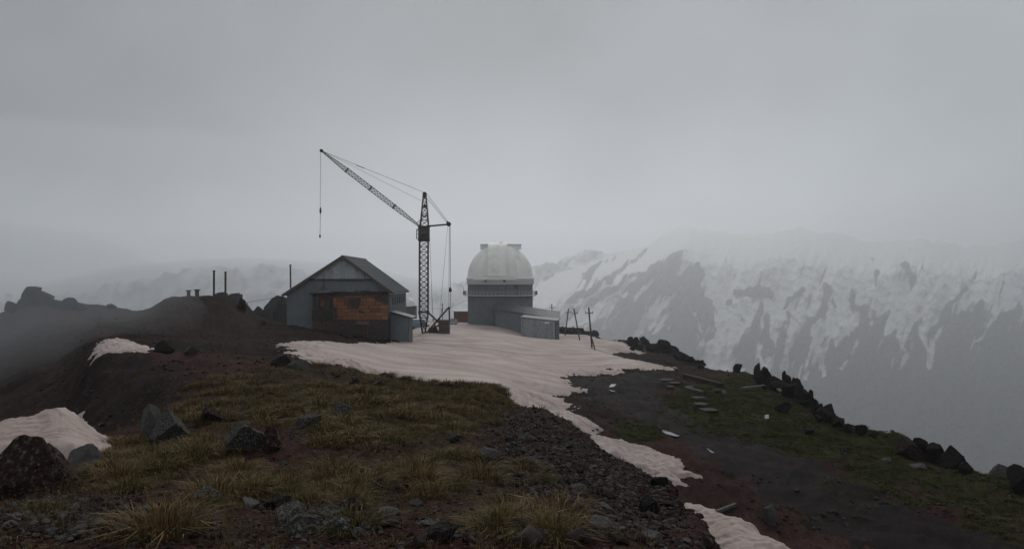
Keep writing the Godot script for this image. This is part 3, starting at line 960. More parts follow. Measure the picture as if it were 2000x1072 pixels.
func wheel(o: Node, called: String, c: Vector3, r: float, w: float, m: Material) -> void:
	# pulley sheave lying in the x-y plane
	rod(o, called, c - Vector3(0, 0, w / 2), c + Vector3(0, 0, w / 2), r, m)
	rod(o, "flange", c - Vector3(0, 0, w * 0.7), c - Vector3(0, 0, w * 0.5), r * 1.2, m)
	rod(o, "flange", c + Vector3(0, 0, w * 0.5), c + Vector3(0, 0, w * 0.7), r * 1.2, m)

func make_crane() -> void:
	var D := 125.0
	var g := ground(828, D)
	var o := thing("tower_crane", "dark lattice tower crane with raised jib beside the gabled house", "crane", g)
	var m: Material = M.crane
	var P := func(px: float, py: float, dz := 0.0) -> Vector3:
		return at(px, py, D) + Vector3(0, 0, dz)
	var ax := 827.5
	var e := Vector3.RIGHT
	lattice(o, P.call(ax, 609), P.call(ax, 471), e, 1.32, 1.32, 13, 0.065, m)
	# cab round the top of the mast
	var lo: Vector3 = P.call(817.5, 471)
	var hi: Vector3 = P.call(838, 443)
	var cab := solid(o, "cab", lo + Vector3(0, 0, -0.85), hi + Vector3(0, 0, 0.85), M.crane_cab)
	for q in 3:
		box(cab, "cab_window", Vector3(lerpf(lo.x, hi.x, 0.1 + q * 0.28), lerpf(lo.y, hi.y, 0.45), D * -1 + 0.84), Vector3(lerpf(lo.x, hi.x, 0.32 + q * 0.28), lerpf(lo.y, hi.y, 0.85), D * -1 + 0.88), M.dark_glass)
	box(cab, "cab_roof", Vector3(lo.x - 0.12, hi.y, -D - 1.0), Vector3(hi.x + 0.12, hi.y + 0.12, -D + 1.0), m)
	# ladder cage at the left of the cab
	var cage := [P.call(817, 469), P.call(813.5, 466), P.call(813.5, 448), P.call(817, 447)]
	for k in 3:
		for dz in [-0.3, 0.3]:
			bar(o, "ladder_cage", cage[k] + Vector3(0, 0, dz), cage[k + 1] + Vector3(0, 0, dz), 0.07, 0.07, m)
	for k in 3:
		bar(o, "ladder_cage", P.call(813.5, 450 + k * 7, -0.3), P.call(813.5, 450 + k * 7, 0.3), 0.06, 0.06, m)
		bar(o, "ladder_cage", P.call(813.5, 450 + k * 7), P.call(817.5, 450 + k * 7), 0.06, 0.06, m)
	# tower head
	lattice(o, P.call(828.5, 442), P.call(829, 381), e, 1.25, 0.45, 5, 0.065, m)
	bar(o, "head_beam", P.call(824, 422, 0.5), P.call(834, 422, 0.5), 0.14, 0.14, m)
	bar(o, "head_beam", P.call(824, 422, -0.5), P.call(834, 422, -0.5), 0.14, 0.14, m)
	box(o, "head_block", P.call(827, 405, -0.35), P.call(832, 400, 0.35), m)
	wheel(o, "sheave", P.call(829, 378.5), 0.27, 0.3, m)
	wheel(o, "sheave", P.call(829, 383), 0.22, 0.5, m)
	# foot: inverted pyramid, slewing platform
	lattice(o, P.call(827.5, 655), P.call(827.5, 610), e, 0.35, 1.4, 4, 0.07, m)
	box(o, "collar_frame", P.call(817.5, 611, -0.8), P.call(837.5, 607.5, 0.8), m)
	box(o, "foot_plate", P.call(823, 661, -0.7), P.call(833, 654, 0.7), m)
	for s in [-0.55, 0.55]:
		bar(o, "tie_strut", P.call(836, 610, s), P.call(857, 630, s), 0.14, 0.14, m)
		bar(o, "tie_strut", P.call(831, 652, s), P.call(877, 600, s), 0.2, 0.2, m)
		bar(o, "tie_strut", P.call(877, 600, s), P.call(878, 628, s), 0.14, 0.14, m)
		bar(o, "tie_strut", P.call(830, 656, s), P.call(860, 632, s), 0.22, 0.22, m)
		bar(o, "sleeper_beam", P.call(822, 661, s * 2.4), P.call(880, 660, s * 2.4), 0.3, 0.25, m)
		bar(o, "ring_brace", P.call(848, 634, s), P.call(855, 648, s), 0.16, 0.16, m)
	for k in 4:
		box(o, "ballast_block", P.call(857.5, 660 - k * 9, -1.1), P.call(878, 651.6 - k * 9, 1.1), M.ballast[k % 2])
	for q in [[838, 640, 846, 660, 0.9], [846, 646, 857, 660, 0.7]]:
		box(o, "winch", P.call(q[0], q[3], -q[4]), P.call(q[2], q[1], q[4]), m)
	rod(o, "winch_drum", P.call(848, 642, -0.7), P.call(848, 642, 0.7), 0.35, m)
	# jib, deepest in the middle
	var j0: Vector3 = P.call(817, 440)
	var j1: Vector3 = P.call(632, 298)
	var up := Vector3(-(j1 - j0).normalized().y, (j1 - j0).normalized().x, 0) * -1.0
	var secs := [0.0, 0.18, 0.45, 0.76, 1.0]
	var ws := [0.22, 0.62, 0.7, 0.68, 0.2]
	for k in 4:
		lattice(o, j0.lerp(j1, secs[k]), j0.lerp(j1, secs[k + 1]), up, ws[k], ws[k + 1], [5, 8, 9, 7][k], 0.042, m)
	for t in [0.26, 0.51, 0.76]:
		var c := j0.lerp(j1, t)
		for dz in [-0.33, 0.33]:
			bar(o, "jib_frame", c + up * 0.42 + Vector3(0, 0, dz), c - up * 0.42 + Vector3(0, 0, dz), 0.12, 0.12, m)
	bar(o, "jib_nose", j1, P.call(626, 293.5), 0.24, 0.24, m)
	wheel(o, "sheave", P.call(626.8, 294), 0.22, 0.3, m)
	bar(o, "jib_hinge", j0, P.call(822, 444), 0.35, 0.35, m)
	bar(o, "jib_strut", P.call(812, 436), P.call(824, 427), 0.08, 0.08, m)
	bar(o, "jib_strut", P.call(817, 438), P.call(822, 430), 0.06, 0.06, m)
	# counter arm
	for s in [-0.3, 0.3]:
		bar(o, "counter_arm", P.call(836, 441.5, s), P.call(877, 438, s), 0.13, 0.2, m)
	wheel(o, "sheave", P.call(876, 437.5), 0.3, 0.5, m)
	bar(o, "counter_arm", P.call(872, 432, 0), P.call(877, 438, 0), 0.25, 0.25, m)
	# ropes
	var w: Material = M.rope
	for q in [[627, 294, 829, 376, 0.0, 0.028], [640, 300, 822, 392, 0.25, 0.02], [831, 376, 877, 436, 0.15, 0.03], [834, 387, 872, 434, -0.15, 0.03], [879, 439, 879.5, 603, 0.2, 0.045], [877, 439, 876, 603, -0.2, 0.025], [874.5, 439, 858, 622, 0.0, 0.02], [838.5, 443, 845, 612, 0.3, 0.022], [836, 390, 846, 625, 0.35, 0.015], [625, 296, 624.5, 408, 0.0, 0.028], [624.8, 416, 624.2, 458, 0.0, 0.034]]:
		rod(o, "rope", P.call(q[0], q[1], q[4]), P.call(q[2], q[3], q[4]), q[5], w)
	rod(o, "rope_socket", P.call(695, 322), P.call(711, 328.5), 0.06, m)
	lathe(o, "hook_block", P.call(625, 417.5), [[0.02, 0], [0.13, 0.15], [0.17, 0.5], [0.1, 0.95], [0.02, 1.05]], 8, m)
	lathe(o, "hook_weight", P.call(624.2, 464.5), [[0.02, 0], [0.14, 0.1], [0.15, 0.3], [0.05, 0.55], [0.02, 0.6]], 8, m)
	lathe(o, "rope_pulley", P.call(879.2, 571), [[0.03, 0], [0.22, 0.15], [0.26, 0.35], [0.1, 0.8], [0.03, 0.85]], 8, m)

# ------------------------------------------------------------------ the large observatory
func make_observatory() -> void:
	var D := 200.0
	var c := at(977, 636, D)
	var o := thing("observatory_tower", "large white observatory dome on a round grey metal-clad tower", "observatory", c)
	var R := 8.05
	var y0 := c.y - 1.5
	var y1 := -0.6
	var tw := lathe(o, "tower_wall", Vector3(c.x, 0, c.z), [[R - 0.08, y0], [R - 0.08, y1]], 48, M.dark_wood)
	for k in 52:
		var a := TAU * k / 52.0
		var b := TAU * (k + 1) / 52.0
		var pa := Vector3(c.x + sin(a) * R, 0, c.z + cos(a) * R)
		var pb := Vector3(c.x + sin(b) * R, 0, c.z + cos(b) * R)
		for q in [[y0, -3.45], [-3.35, y1]]:
			sheet(tw, "cladding_sheet", pa + Vector3(0, q[0], 0), pb + Vector3(0, q[0], 0), pa + Vector3(0, q[1], 0), pb + Vector3(0, q[1], 0), 4, 0.04, M.siding[rng.randi() % 3])
	# white drum under the dome
	lathe(o, "dome_drum", Vector3(c.x, 0, c.z), [[R - 0.1, -0.72], [R + 0.3, -0.7], [R + 0.32, 0.55], [R + 0.42, 0.6], [R + 0.42, 0.95], [R + 0.2, 1.05]], 64, M.white_paint)
	# gores of the dome
	var prof := []
	for k in 15:
		var t := PI / 2.0 * k / 14.0
		prof.append([cos(t) * (R + 0.12), 1.0 + sin(t) * 8.35])
	for k in 24:
		var a := TAU * k / 24.0
		lathe(o, "dome_panel", Vector3(c.x, 0, c.z), prof, 4, M.dome[(k * 5) % 3], a + 0.002, a + TAU / 24.0 - 0.002)
	# shutter leaves over the slit: raised curved bands from the rim over the top
	for leaf in [[-2.85, -0.62, 0.3], [-0.6, 1.65, 0.4]]:
		var st := begin()
		var rad: float = R + 0.12 + leaf[2]
		var turn := Basis(Vector3.UP, 0.0)
		var last := []
		for k in 25:
			var t := deg_to_rad(lerpf(2.0, 122.0, k / 24.0))
			var ring := []
			for q in [[leaf[0], rad - 0.5], [leaf[0], rad], [leaf[1], rad], [leaf[1], rad - 0.5]]:
				ring.append(turn * Vector3(q[0], sin(t) * q[1] * 1.022 + 1.0 - c.y, cos(t) * q[1]))
			if last:
				for e in 3:
					quad(st, last[e], ring[e], ring[e + 1], last[e + 1])
			else:
				quad(st, ring[0], ring[1], ring[2], ring[3])
			last = ring
		put(o, "shutter_leaf", finish(st), M.dome[1])
	for x in [-2.9, 1.68]:
		var last := Vector3.ZERO
		for k in 20:
			var t := deg_to_rad(lerpf(3.0, 120.0, k / 19.0))
			var p := c + Vector3(x, sin(t) * (R + 0.5) * 1.022 + 1.0 - c.y, cos(t) * (R + 0.5))
			if k: bar(o, "shutter_rib", last, p, 0.14, 0.16, M.white_paint)
			last = p
	# rails the leaves slide on
	for q in [[938, 965], [990, 1018]]:
		var a := at(q[0], 487.0, D - 1.2)
		var b := at(q[1], 478.0, D - 1.2)
		box(o, "shutter_rail", Vector3(a.x, a.y, -D + 0.7), Vector3(b.x, b.y, -D + 1.7), M.white_paint)
		box(o, "rail_cap", Vector3(a.x - 0.1, b.y, -D + 0.6), Vector3(b.x + 0.1, b.y + 0.12, -D + 1.8), M.pale_metal)
	var ra := at(924, 546.5, D - 8.8)
	var rb := at(1008, 540.5, D - 8.8)
	box(o, "shutter_rail", Vector3(ra.x, ra.y, -D + 8.4), Vector3(rb.x, rb.y, -D + 8.95), M.white_paint)
	for px in [948, 985]:
		var a := at(px, 551, D - 8.8)
		box(o, "rail_bracket", a + Vector3(-0.25, 0, -0.3), a + Vector3(0.25, 0.6, 0.1), M.dark_metal)
	lathe(o, "top_vent", Vector3(c.x + 0.25, 9.35, c.z + 1.2), [[0.5, -0.3], [0.55, 0.2], [0.35, 0.42], [0.02, 0.5]], 12, M.pale_metal)
	# gallery with railing
	var gal := lathe(o, "gallery_floor", Vector3(c.x, 0, c.z), [[R, -3.55], [R + 0.85, -3.5], [R + 0.85, -3.28], [R, -3.25]], 64, M.pale_metal)
	var posts := 56
	for k in posts:
		var a := TAU * k / posts
		var b := TAU * (k + 1) / posts
		var p := Vector3(c.x + sin(a) * (R + 0.8), -3.3, c.z + cos(a) * (R + 0.8))
		var q := Vector3(c.x + sin(b) * (R + 0.8), -3.3, c.z + cos(b) * (R + 0.8))
		bar(gal, "railing_post", p, p + Vector3(0, 0.95, 0), 0.07, 0.07, M.pale_metal)
		for h in [0.5, 0.95]:
			bar(gal, "railing_bar", p + Vector3(0, h, 0), q + Vector3(0, h, 0), 0.055, 0.055, M.pale_metal)
	for s in [-1, 1]:
		box(o, "gallery_box", Vector3(c.x + s * (R + 0.85) - 0.35, -3.3, c.z - 0.5), Vector3(c.x + s * (R + 0.85) + 0.35, -2.3, c.z + 0.5), M.siding[1])
	# ladder and hatch under the drum
	var lx := at(1010, 0, D - 7.2).x
	for s in [-0.25, 0.25]:
		bar(o, "ladder_rail", Vector3(lx + s, -3.3, -D + 7.3), Vector3(lx + s, -0.6, -D + 7.3), 0.09, 0.09, M.dark_metal)
	for k in 8:
		bar(o, "ladder_rung", Vector3(lx - 0.25, -3.0 + k * 0.3, -D + 7.3), Vector3(lx + 0.25, -3.0 + k * 0.3, -D + 7.3), 0.06, 0.06, M.dark_metal)
	box(o, "hatch", Vector3(lx - 0.7, -1.6, -D + 7.1), Vector3(lx - 0.15, -0.9, -D + 7.25), M.dark_metal)
	bar(o, "antenna", Vector3(c.x - R - 0.9, -2.5, c.z), Vector3(c.x - R - 1.9, -0.4, c.z), 0.05, 0.05, M.dark_metal)
	bar(o, "antenna", Vector3(c.x - R - 0.9, -2.5, c.z), Vector3(c.x - R - 1.2, -1.0, c.z), 0.05, 0.05, M.dark_metal)

func make_sheds() -> void:
	# long lean-to that runs from the tower towards the right
	var a := at(968, 647, 188.0)
	var b := at(1088, 667, 165.0)
	var back := Vector3(0.5, 0, -6.0)
	var s := thing("long_shed", "long grey metal shed with sloping roof joined to the observatory tower", "shed", (a + b) * 0.5)
	var ta := at(968, 603, 188.0)
	var tb := at(1088, 624, 165.0)
	var ua := at(964, 596.5, 188.0)
	var ub := at(1089, 619, 165.0)
	var lw := hexa(s, "wall", [a - Vector3(0, 0.8, 0), b - Vector3(0, 0.8, 0), b + back - Vector3(0, 0.8, 0), a + back - Vector3(0, 0.8, 0)], [ta, tb, tb + back + Vector3(0, 1.2, 0), ta + back + Vector3(0, 1.2, 0)], M.dark_wood)
	var out := Vector3(-0.05, 0, 0.08)
	sheets(lw, "siding_sheet", a + out - Vector3(0, 0.6, 0), b + out - Vector3(0, 0.6, 0), ta + out, tb + out, 18, 4, 0.04, M.siding)
	var so := Vector3(0.1, 0, 0.02)
	sheets(lw, "siding_sheet", b + so - Vector3(0, 0.6, 0), b + back + so - Vector3(0, 0.6, 0), tb + so, tb + back + so + Vector3(0, 1.1, 0), 6, 4, 0.04, M.siding)
	var f0 := ta + Vector3(-0.5, -0.05, 0.5)
	var f1 := tb + Vector3(0.5, -0.05, 0.5)
	var g0 := f0 + back + Vector3(-0.4, 1.3, -0.6)
	var g1 := f1 + back + Vector3(0, 1.3, -0.6)
	var up := Vector3(0, 0.16, 0)
	var deck := hexa(s, "roof_deck", [f0, f1, g1, g0], [f0 + up, f1 + up, g1 + up, g0 + up], M.dark_metal)
	sheets(deck, "roof_sheet", f0 + up * 1.15, f1 + up * 1.15, g0 + up * 1.15, g1 + up * 1.15, 16, 3, 0.04, M.roof)
	# the smaller ribbed shed in front of it
	var c := at(1018, 659, 163.5)
	var e := at(1084, 667, 159.0)
	var bk := Vector3(0.9, 0, -3.0)
	var q := thing("ribbed_shed", "small pale ribbed metal shed standing in snow before the long shed", "shed", (c + e) * 0.5)
	var tc := at(1018, 620, 163.5)
	var te := at(1084, 627.5, 159.0)
	var qw := hexa(q, "wall", [c - Vector3(0, 0.8, 0), e - Vector3(0, 0.8, 0), e + bk - Vector3(0, 0.8, 0), c + bk - Vector3(0, 0.8, 0)], [tc, te, te + bk, tc + bk], M.dark_wood)
	sheets(qw, "siding_sheet", c + out - Vector3(0, 0.6, 0), e + out - Vector3(0, 0.6, 0), tc + out, te + out, 16, 1, 0.16, M.pale_siding)
	sheets(qw, "siding_sheet", e + so - Vector3(0, 0.6, 0), e + bk + so - Vector3(0, 0.6, 0), te + so, te + bk + so, 3, 3, 0.05, M.siding)
	hexa(q, "roof", [tc + Vector3(-0.25, 0, 0.35), te + Vector3(0.4, 0, 0.35), te + bk + Vector3(0.4, 0.3, -0.3), tc + bk + Vector3(-0.25, 0.3, -0.3)], [tc + Vector3(-0.25, 0.14, 0.35), te + Vector3(0.4, 0.14, 0.35), te + bk + Vector3(0.4, 0.44, -0.3), tc + bk + Vector3(-0.25, 0.44, -0.3)], M.roof[1])
	for k in 2:
		var v := at(1066 + k * 4.5, 630, 159.6)
		box(q, "vent_panel", v + Vector3(-0.17, -0.2, 0.25), v + Vector3(0.17, 0.15, 0.34), M.white_paint)

func make_small_things() -> void:
	# little dome behind the house
	var D := 210.0
	var c := at(797, 612, D)
	c.y = ground(797, D).y
	var o := thing("small_observatory", "small white dome with open slit behind the gabled house", "observatory", c)
	box(o, "drum_house", Vector3(c.x - 1.5, c.y - 0.6, c.z - 1.5), Vector3(c.x + 2.1, at(0, 597, D).y, c.z + 1.5), M.dark_plaster)
	var prof := []
	for k in 9:
		var t := PI / 2 * k / 8.0
		prof.append([cos(t) * 1.75, sin(t) * 1.95])
	var dc := Vector3(c.x + 0.2, at(0, 597, D).y, c.z)
	lathe(o, "dome_shell", dc, prof, 20, M.white_paint, -0.35, 3.9)
	lathe(o, "slit_lining", dc, [[1.5, 0], [1.3, 0.8], [0.7, 1.5], [0.02, 1.7]], 12, M.dark_metal)
	for t in [-0.35, 3.9]:
		for k in 8:
			var p0 := dc + Vector3(sin(t) * prof[k][0] * 1.03, prof[k][1] * 1.03, cos(t) * prof[k][0] * 1.03)
			var p1 := dc + Vector3(sin(t) * prof[k + 1][0] * 1.03, prof[k + 1][1] * 1.03, cos(t) * prof[k + 1][0] * 1.03)
			bar(o, "slit_rim", p0, p1, 0.16, 0.2, M.white_paint)
	lathe(o, "base_ring", dc + Vector3(0, -0.05, 0), [[1.6, -0.15], [1.95, -0.1], [1.95, 0.08], [1.7, 0.12]], 24, M.white_paint)

	# parked van
	var V := 165.0
	var g := ground(818, V)
	var y: float = g.y + 0.02
	var v := thing("parked_van", "grey van with pale teal windows parked between the house and crane", "van", Vector3(g.x, y, g.z))
	var x0 := at(799, 0, V).x
	var x1 := at(838, 0, V).x
	var zf := -V + 0.95
	var zb := -V - 0.95
	hexa(v, "body", [Vector3(x0, y + 0.45, zf), Vector3(x1, y + 0.45, zf), Vector3(x1, y + 0.45, zb), Vector3(x0, y + 0.45, zb)], [Vector3(x0, y + 1.25, zf), Vector3(x1, y + 1.15, zf), Vector3(x1, y + 1.15, zb), Vector3(x0, y + 1.25, zb)], M.van)
	var cabin := hexa(v, "cabin", [Vector3(x0 + 0.05, y + 1.2, zf - 0.04), Vector3(x1 - 0.6, y + 1.15, zf - 0.04), Vector3(x1 - 0.6, y + 1.15, zb + 0.04), Vector3(x0 + 0.05, y + 1.2, zb + 0.04)], [Vector3(x0 + 0.2, y + 2.15, zf - 0.2), Vector3(x1 - 1.2, y + 2.1, zf - 0.2), Vector3(x1 - 1.2, y + 2.1, zb + 0.2), Vector3(x0 + 0.2, y + 2.15, zb + 0.2)], M.van)
	for q in [[0.35, 1.25], [1.4, 2.2], [2.3, 2.85]]:
		hexa(cabin, "window", [Vector3(x0 + q[0], y + 1.3, zf - 0.03), Vector3(x0 + q[1], y + 1.3, zf - 0.03), Vector3(x0 + q[1], y + 1.3, zf - 0.2), Vector3(x0 + q[0], y + 1.3, zf - 0.2)], [Vector3(x0 + q[0], y + 1.95, zf - 0.13), Vector3(x0 + q[1], y + 1.95, zf - 0.13), Vector3(x0 + q[1], y + 1.95, zf - 0.3), Vector3(x0 + q[0], y + 1.95, zf - 0.3)], M.teal_glass)
	for x in [x0 + 0.8, x1 - 0.75]:
		for z in [zf - 0.12, zb + 0.12]:
			rod(v, "wheel", Vector3(x, y + 0.38, z - 0.12), Vector3(x, y + 0.38, z + 0.12), 0.38, M.rubber)
	bar(v, "bumper", Vector3(x0 - 0.05, y + 0.5, zf), Vector3(x0 - 0.05, y + 0.5, zb), 0.12, 0.2, M.dark_metal)
	bar(v, "bumper", Vector3(x1 + 0.05, y + 0.5, zf), Vector3(x1 + 0.05, y + 0.5, zb), 0.12, 0.2, M.dark_metal)

	# maroon cabin left of the tower
	var B := 214.0
	var l := at(886, 633, B)
	var r := at(917, 609, B)
	var cab := thing("maroon_cabin", "maroon flat-roofed cabin left of the large observatory tower", "cabin", Vector3(l.x, l.y, -B))
	var mw := solid(cab, "wall", Vector3(l.x, l.y - 1, -B - 3), Vector3(r.x, r.y, -B), M.maroon)
	box(cab, "roof", Vector3(l.x - 0.2, r.y, -B - 3.2), Vector3(r.x + 0.2, r.y + 0.28, -B + 0.3), M.pale_metal)
	for k in 9:
		var x := lerpf(l.x + 0.2, r.x - 0.2, k / 8.0)
		bar(mw, "wall_rib", Vector3(x, l.y - 0.5, -B + 0.03), Vector3(x, r.y, -B + 0.03), 0.1, 0.08, M.maroon)
	# small grey trailer before it
	var t := ground(886, 190.0)
	var tr := thing("generator_trailer", "small grey generator trailer in front of the maroon cabin", "trailer", t)
	box(tr, "housing", t + Vector3(-0.9, 0.4, -0.5), t + Vector3(0.9, 1.5, 0.5), M.pale_siding[0])
	box(tr, "hood", t + Vector3(-0.7, 1.5, -0.4), t + Vector3(0.5, 1.75, 0.4), M.siding[0])
	for x in [-0.5, 0.5]:
		rod(tr, "wheel", t + Vector3(x, 0.25, 0.5), t + Vector3(x, 0.25, 0.65), 0.28, M.rubber)
	bar(tr, "drawbar", t + Vector3(-0.9, 0.45, 0), t + Vector3(-1.7, 0.3, 0), 0.1, 0.1, M.dark_metal)

	# power poles
	var spec := [[1150, 600, 1157, 684, 130, "tall tarred wooden power pole with a brace, nearest of the row"], [1121, 603, 1134, 667, 160, "leaning wooden power pole second nearest in the row"], [1110.5, 602, 1103, 656, 180, "wooden power pole leaning right, third in the row"], [1077.5, 594, 1081, 640, 205, "far power pole rising behind the long shed's roof"]]
	var tops := []
	for q in spec:
		var foot := ground(q[2], q[4])
		var top := at(q[0], q[1], q[4])
		var pole := thing("power_pole", q[5], "power pole", foot, "wooden power poles right of the sheds")
		rod(pole, "post", foot - Vector3(0, 0.3, 0), top, 0.13, M.pole)
		var ax := (top - foot).normalized()
		var arm := top - ax * 0.95
		bar(pole, "crossarm", arm + Vector3(-0.62, -0.03, 0), arm + Vector3(0.62, 0.03, 0), 0.12, 0.12, M.pole)
		for s in [-0.55, 0.55]:
			lathe(pole, "insulator", arm + Vector3(s, 0.05, 0), [[0.03, 0], [0.05, 0.05], [0.07, 0.2], [0.03, 0.28]], 6, M.dark_metal)
		if q[4] == 130:
			var bf := ground(1164, 129)
			rod(pole, "brace", bf - Vector3(0, 0.2, 0), foot.lerp(top, 0.35), 0.11, M.pole)
			bar(pole, "step", foot.lerp(top, 0.5) - Vector3(0.25, 0, 0), foot.lerp(top, 0.5) + Vector3(0.25, 0, 0), 0.07, 0.07, M.pole)
		tops.append(arm)
	wire("power_line", "power line sagging from the ribbed shed to the nearest power pole", [at(1089, 631, 160), at(1110, 636, 150), at(1135, 637, 140), at(1150, 631, 130)], 0.03)
	wire("power_line", "thin wire from the mound's concrete box to the left eave", [at(478, 591, 104), at(515, 585, 100), at(553, 578, 96)], 0.02)
	wire("power_line", "thin wire slung across behind the crane's ropes", [at(838, 602, 205), at(870, 604, 205), at(913, 586, 192)], 0.02)
	# twin-leg pole beyond the crane
	var f := ground(864, 200.0)
	var ap := thing("trestle_pole", "slim two-legged pole beyond the crane's ballast blocks", "power pole", f)
	rod(ap, "post", f, at(864, 592, 200), 0.1, M.pole)
	rod(ap, "brace", ground(857, 199), at(863.5, 600, 200), 0.08, M.pole)
	bar(ap, "crossarm", at(861.5, 596, 200), at(866.5, 596, 200), 0.1, 0.1, M.pole)

	# the mound's chimneys, pipes and boxes
	for q in [[367.5, 566.5, 5.5, "squat concrete vent stack, left one of two on the mound"], [384, 565, 6.5, "squat concrete vent stack, right one of two on the mound"]]:
		var b := ground(q[0], 104.0)
		var tp := at(q[0], q[1], 104.0)
		var w: float = q[2] / F * 104.0 * 0.5
		var k := thing("vent_stack", q[3], "vent", b, "vent stacks on the mound")
		hexa(k, "shaft", [b + Vector3(-w, -0.4, w), b + Vector3(w, -0.4, w), b + Vector3(w, -0.4, -w), b + Vector3(-w, -0.4, -w)], [Vector3(b.x - w * 0.85, tp.y - 0.15, b.z + w), Vector3(b.x + w * 0.85, tp.y - 0.15, b.z + w), Vector3(b.x + w * 0.85, tp.y - 0.15, b.z - w), Vector3(b.x - w * 0.85, tp.y - 0.15, b.z - w)], M.dark_concrete)
		box(k, "cap", Vector3(b.x - w * 1.5, tp.y - 0.15, b.z - w * 1.5), Vector3(b.x + w * 1.5, tp.y, b.z + w * 1.5), M.dark_concrete)
	for q in [[417, 528, "tall dark steel pipe on the mound, left of the pair"], [439.5, 530.5, "tall dark steel pipe on the mound, right of the pair"]]:
		var b := ground(q[0], 103.0)
		var k := thing("steel_pipe", q[2], "pipe", b, "tall pipes on the mound")
		var tp := at(q[0], q[1], 103.0)
		rod(k, "pipe", b - Vector3(0, 0.4, 0), tp, 0.13, M.rust)
		lathe(k, "mouth", tp - Vector3(0, 0.15, 0), [[0.135, 0], [0.17, 0.02], [0.17, 0.15], [0.1, 0.16]], 12, M.rust)
	for q in [[421, 441, 572, 104.5, "low concrete box between the two tall pipes"], [447, 470, 574, 103.0, "concrete box at the right end of the mound's top"]]:
		var a := ground(q[0], q[3])
		var b := ground(q[1], q[3])
		var tp := at(0, q[2], q[3]).y
		var base := minf(a.y, b.y) - 0.5
		var k := thing("concrete_box", q[4], "concrete box", Vector3((a.x + b.x) / 2, base + 0.5, -q[3]))
		hexa(k, "chamber", [Vector3(a.x, base, -q[3] + 0.6), Vector3(b.x, base, -q[3] + 0.6), Vector3(b.x, base, -q[3] - 0.7), Vector3(a.x, base, -q[3] - 0.7)], [Vector3(a.x + 0.04, tp - 0.1, -q[3] + 0.58), Vector3(b.x - 0.02, tp - 0.02, -q[3] + 0.58), Vector3(b.x - 0.02, tp - 0.02, -q[3] - 0.68), Vector3(a.x + 0.04, tp - 0.1, -q[3] - 0.68)], M.dark_concrete)
		hexa(k, "lid", [Vector3(a.x + 0.25, tp - 0.09, -q[3] + 0.5), Vector3(b.x - 0.3, tp - 0.03, -q[3] + 0.5), Vector3(b.x - 0.3, tp - 0.03, -q[3] - 0.5), Vector3(a.x + 0.25, tp - 0.09, -q[3] - 0.5)], [Vector3(a.x + 0.3, tp + 0.03, -q[3] + 0.5), Vector3(b.x - 0.35, tp + 0.12, -q[3] + 0.5), Vector3(b.x - 0.35, tp + 0.12, -q[3] - 0.5), Vector3(a.x + 0.3, tp + 0.03, -q[3] - 0.5)], M.dark_concrete)

	# timber, pipe and slabs by the plateau's rim
	for q in [[1338, 739, 1410, 757, 0.34, 0.3, "long dark timber beam lying on the turf near the rim", M.old_timber], [1450, 763, 1514, 757, 0.3, 0.22, "grey timber beam lying level before the rim rocks", M.weathered], [1305, 713, 1372, 716, 0.3, 0.2, "flat timber lying beyond the snow tip", M.old_timber], [1506, 742, 1527, 768, 0.22, 0.14, "board propped against the rim rocks", M.weathered], [1512, 744, 1530, 764, 0.14, 0.14, "thin board leaning beside the propped board", M.weathered], [1342, 762, 1372, 769, 0.24, 0.16, "short pale plank lying above the stone slabs", M.weathered], [1400, 1003, 1436, 991, 0.12, 0.1, "pale stick lying beside the lowest snow strip", M.weathered]]:
		var a := hit(q[0], q[1], 20)
		var b := hit(q[2], q[3], 20)
		if absf(a.z - b.z) > 12.0: b.z = a.z + 6.0 * signf(b.z - a.z)
		var s := Vector3(0, q[5] * 0.5 + 0.03, 0)
		b.y = height(b.x, b.z)
		var k := thing("squared_timber", q[6], "timber", (a + b) * 0.5)
		bar(k, "beam", a + s, b + s, q[4], q[5], q[7])
		var dd := (b - a).normalized()
		bar(k, "end_block", a + s * 0.9 - dd * 0.06, a + s * 0.9 + dd * 0.3, q[4] * 1.15, q[5] * 1.1, q[7])
	var pipe_a := hit(1396, 768, 20)
	var pipe := thing("bent_pipe", "pale bent pipe lying on the turf right of the slabs", "pipe", pipe_a)
	var last := pipe_a + Vector3(0, 0.15, 0)
	for q in [[1408, 771], [1418, 774], [1426, 778], [1431, 782]]:
		var n := hit(q[0], q[1], 20) + Vector3(0, 0.15, 0)
		n.z = lerpf(n.z, pipe_a.z, 0.5)
		rod(pipe, "pipe", last, n, 0.12, M.weathered)
		last = n
	var slabs := [[1302, 744, 26, "broad pale stone slab, first at the road's edge"], [1318, 751, 20, "pale stone slab next to the first one"], [1309, 757, 14, "small stone slab below the broad pale one"], [1347, 758, 18, "narrow stone slab near the short plank"], [1364, 781, 22, "square stone slab at the head of the three steps"], [1368, 793, 24, "tilted stone slab in the middle of the steps"], [1383, 806, 30, "long stone slab at the foot of the steps"]]
	for q in slabs:
		var p := hit(q[0], q[1], 30)
		var w: float = q[2] / F * -p.z
		var k := put(self, "flagstone", slab_mesh, M.slab_stone, Transform3D(Basis(Vector3.UP, rng.randf_range(-1.5, 1.5)) * Basis(Vector3.RIGHT, rng.randf_range(0.02, 0.16)).scaled(Vector3(w, 0.16, w * 1.3)), p + Vector3(0, 0.05, 0)))
		tag(k, q[3], "flagstone", "stone slabs by the road")
	# little signs
	var sg := hit(1497, 825, 30)
	var k2 := -sg.z / F
	var sign := thing("small_sign", "small white notice plate on a short stake in the turf", "sign", sg)
	bar(sign, "stake", sg - Vector3(0, 0.1, 0), sg + Vector3(0, 13 * k2, 0), 0.05, 0.05, M.weathered)
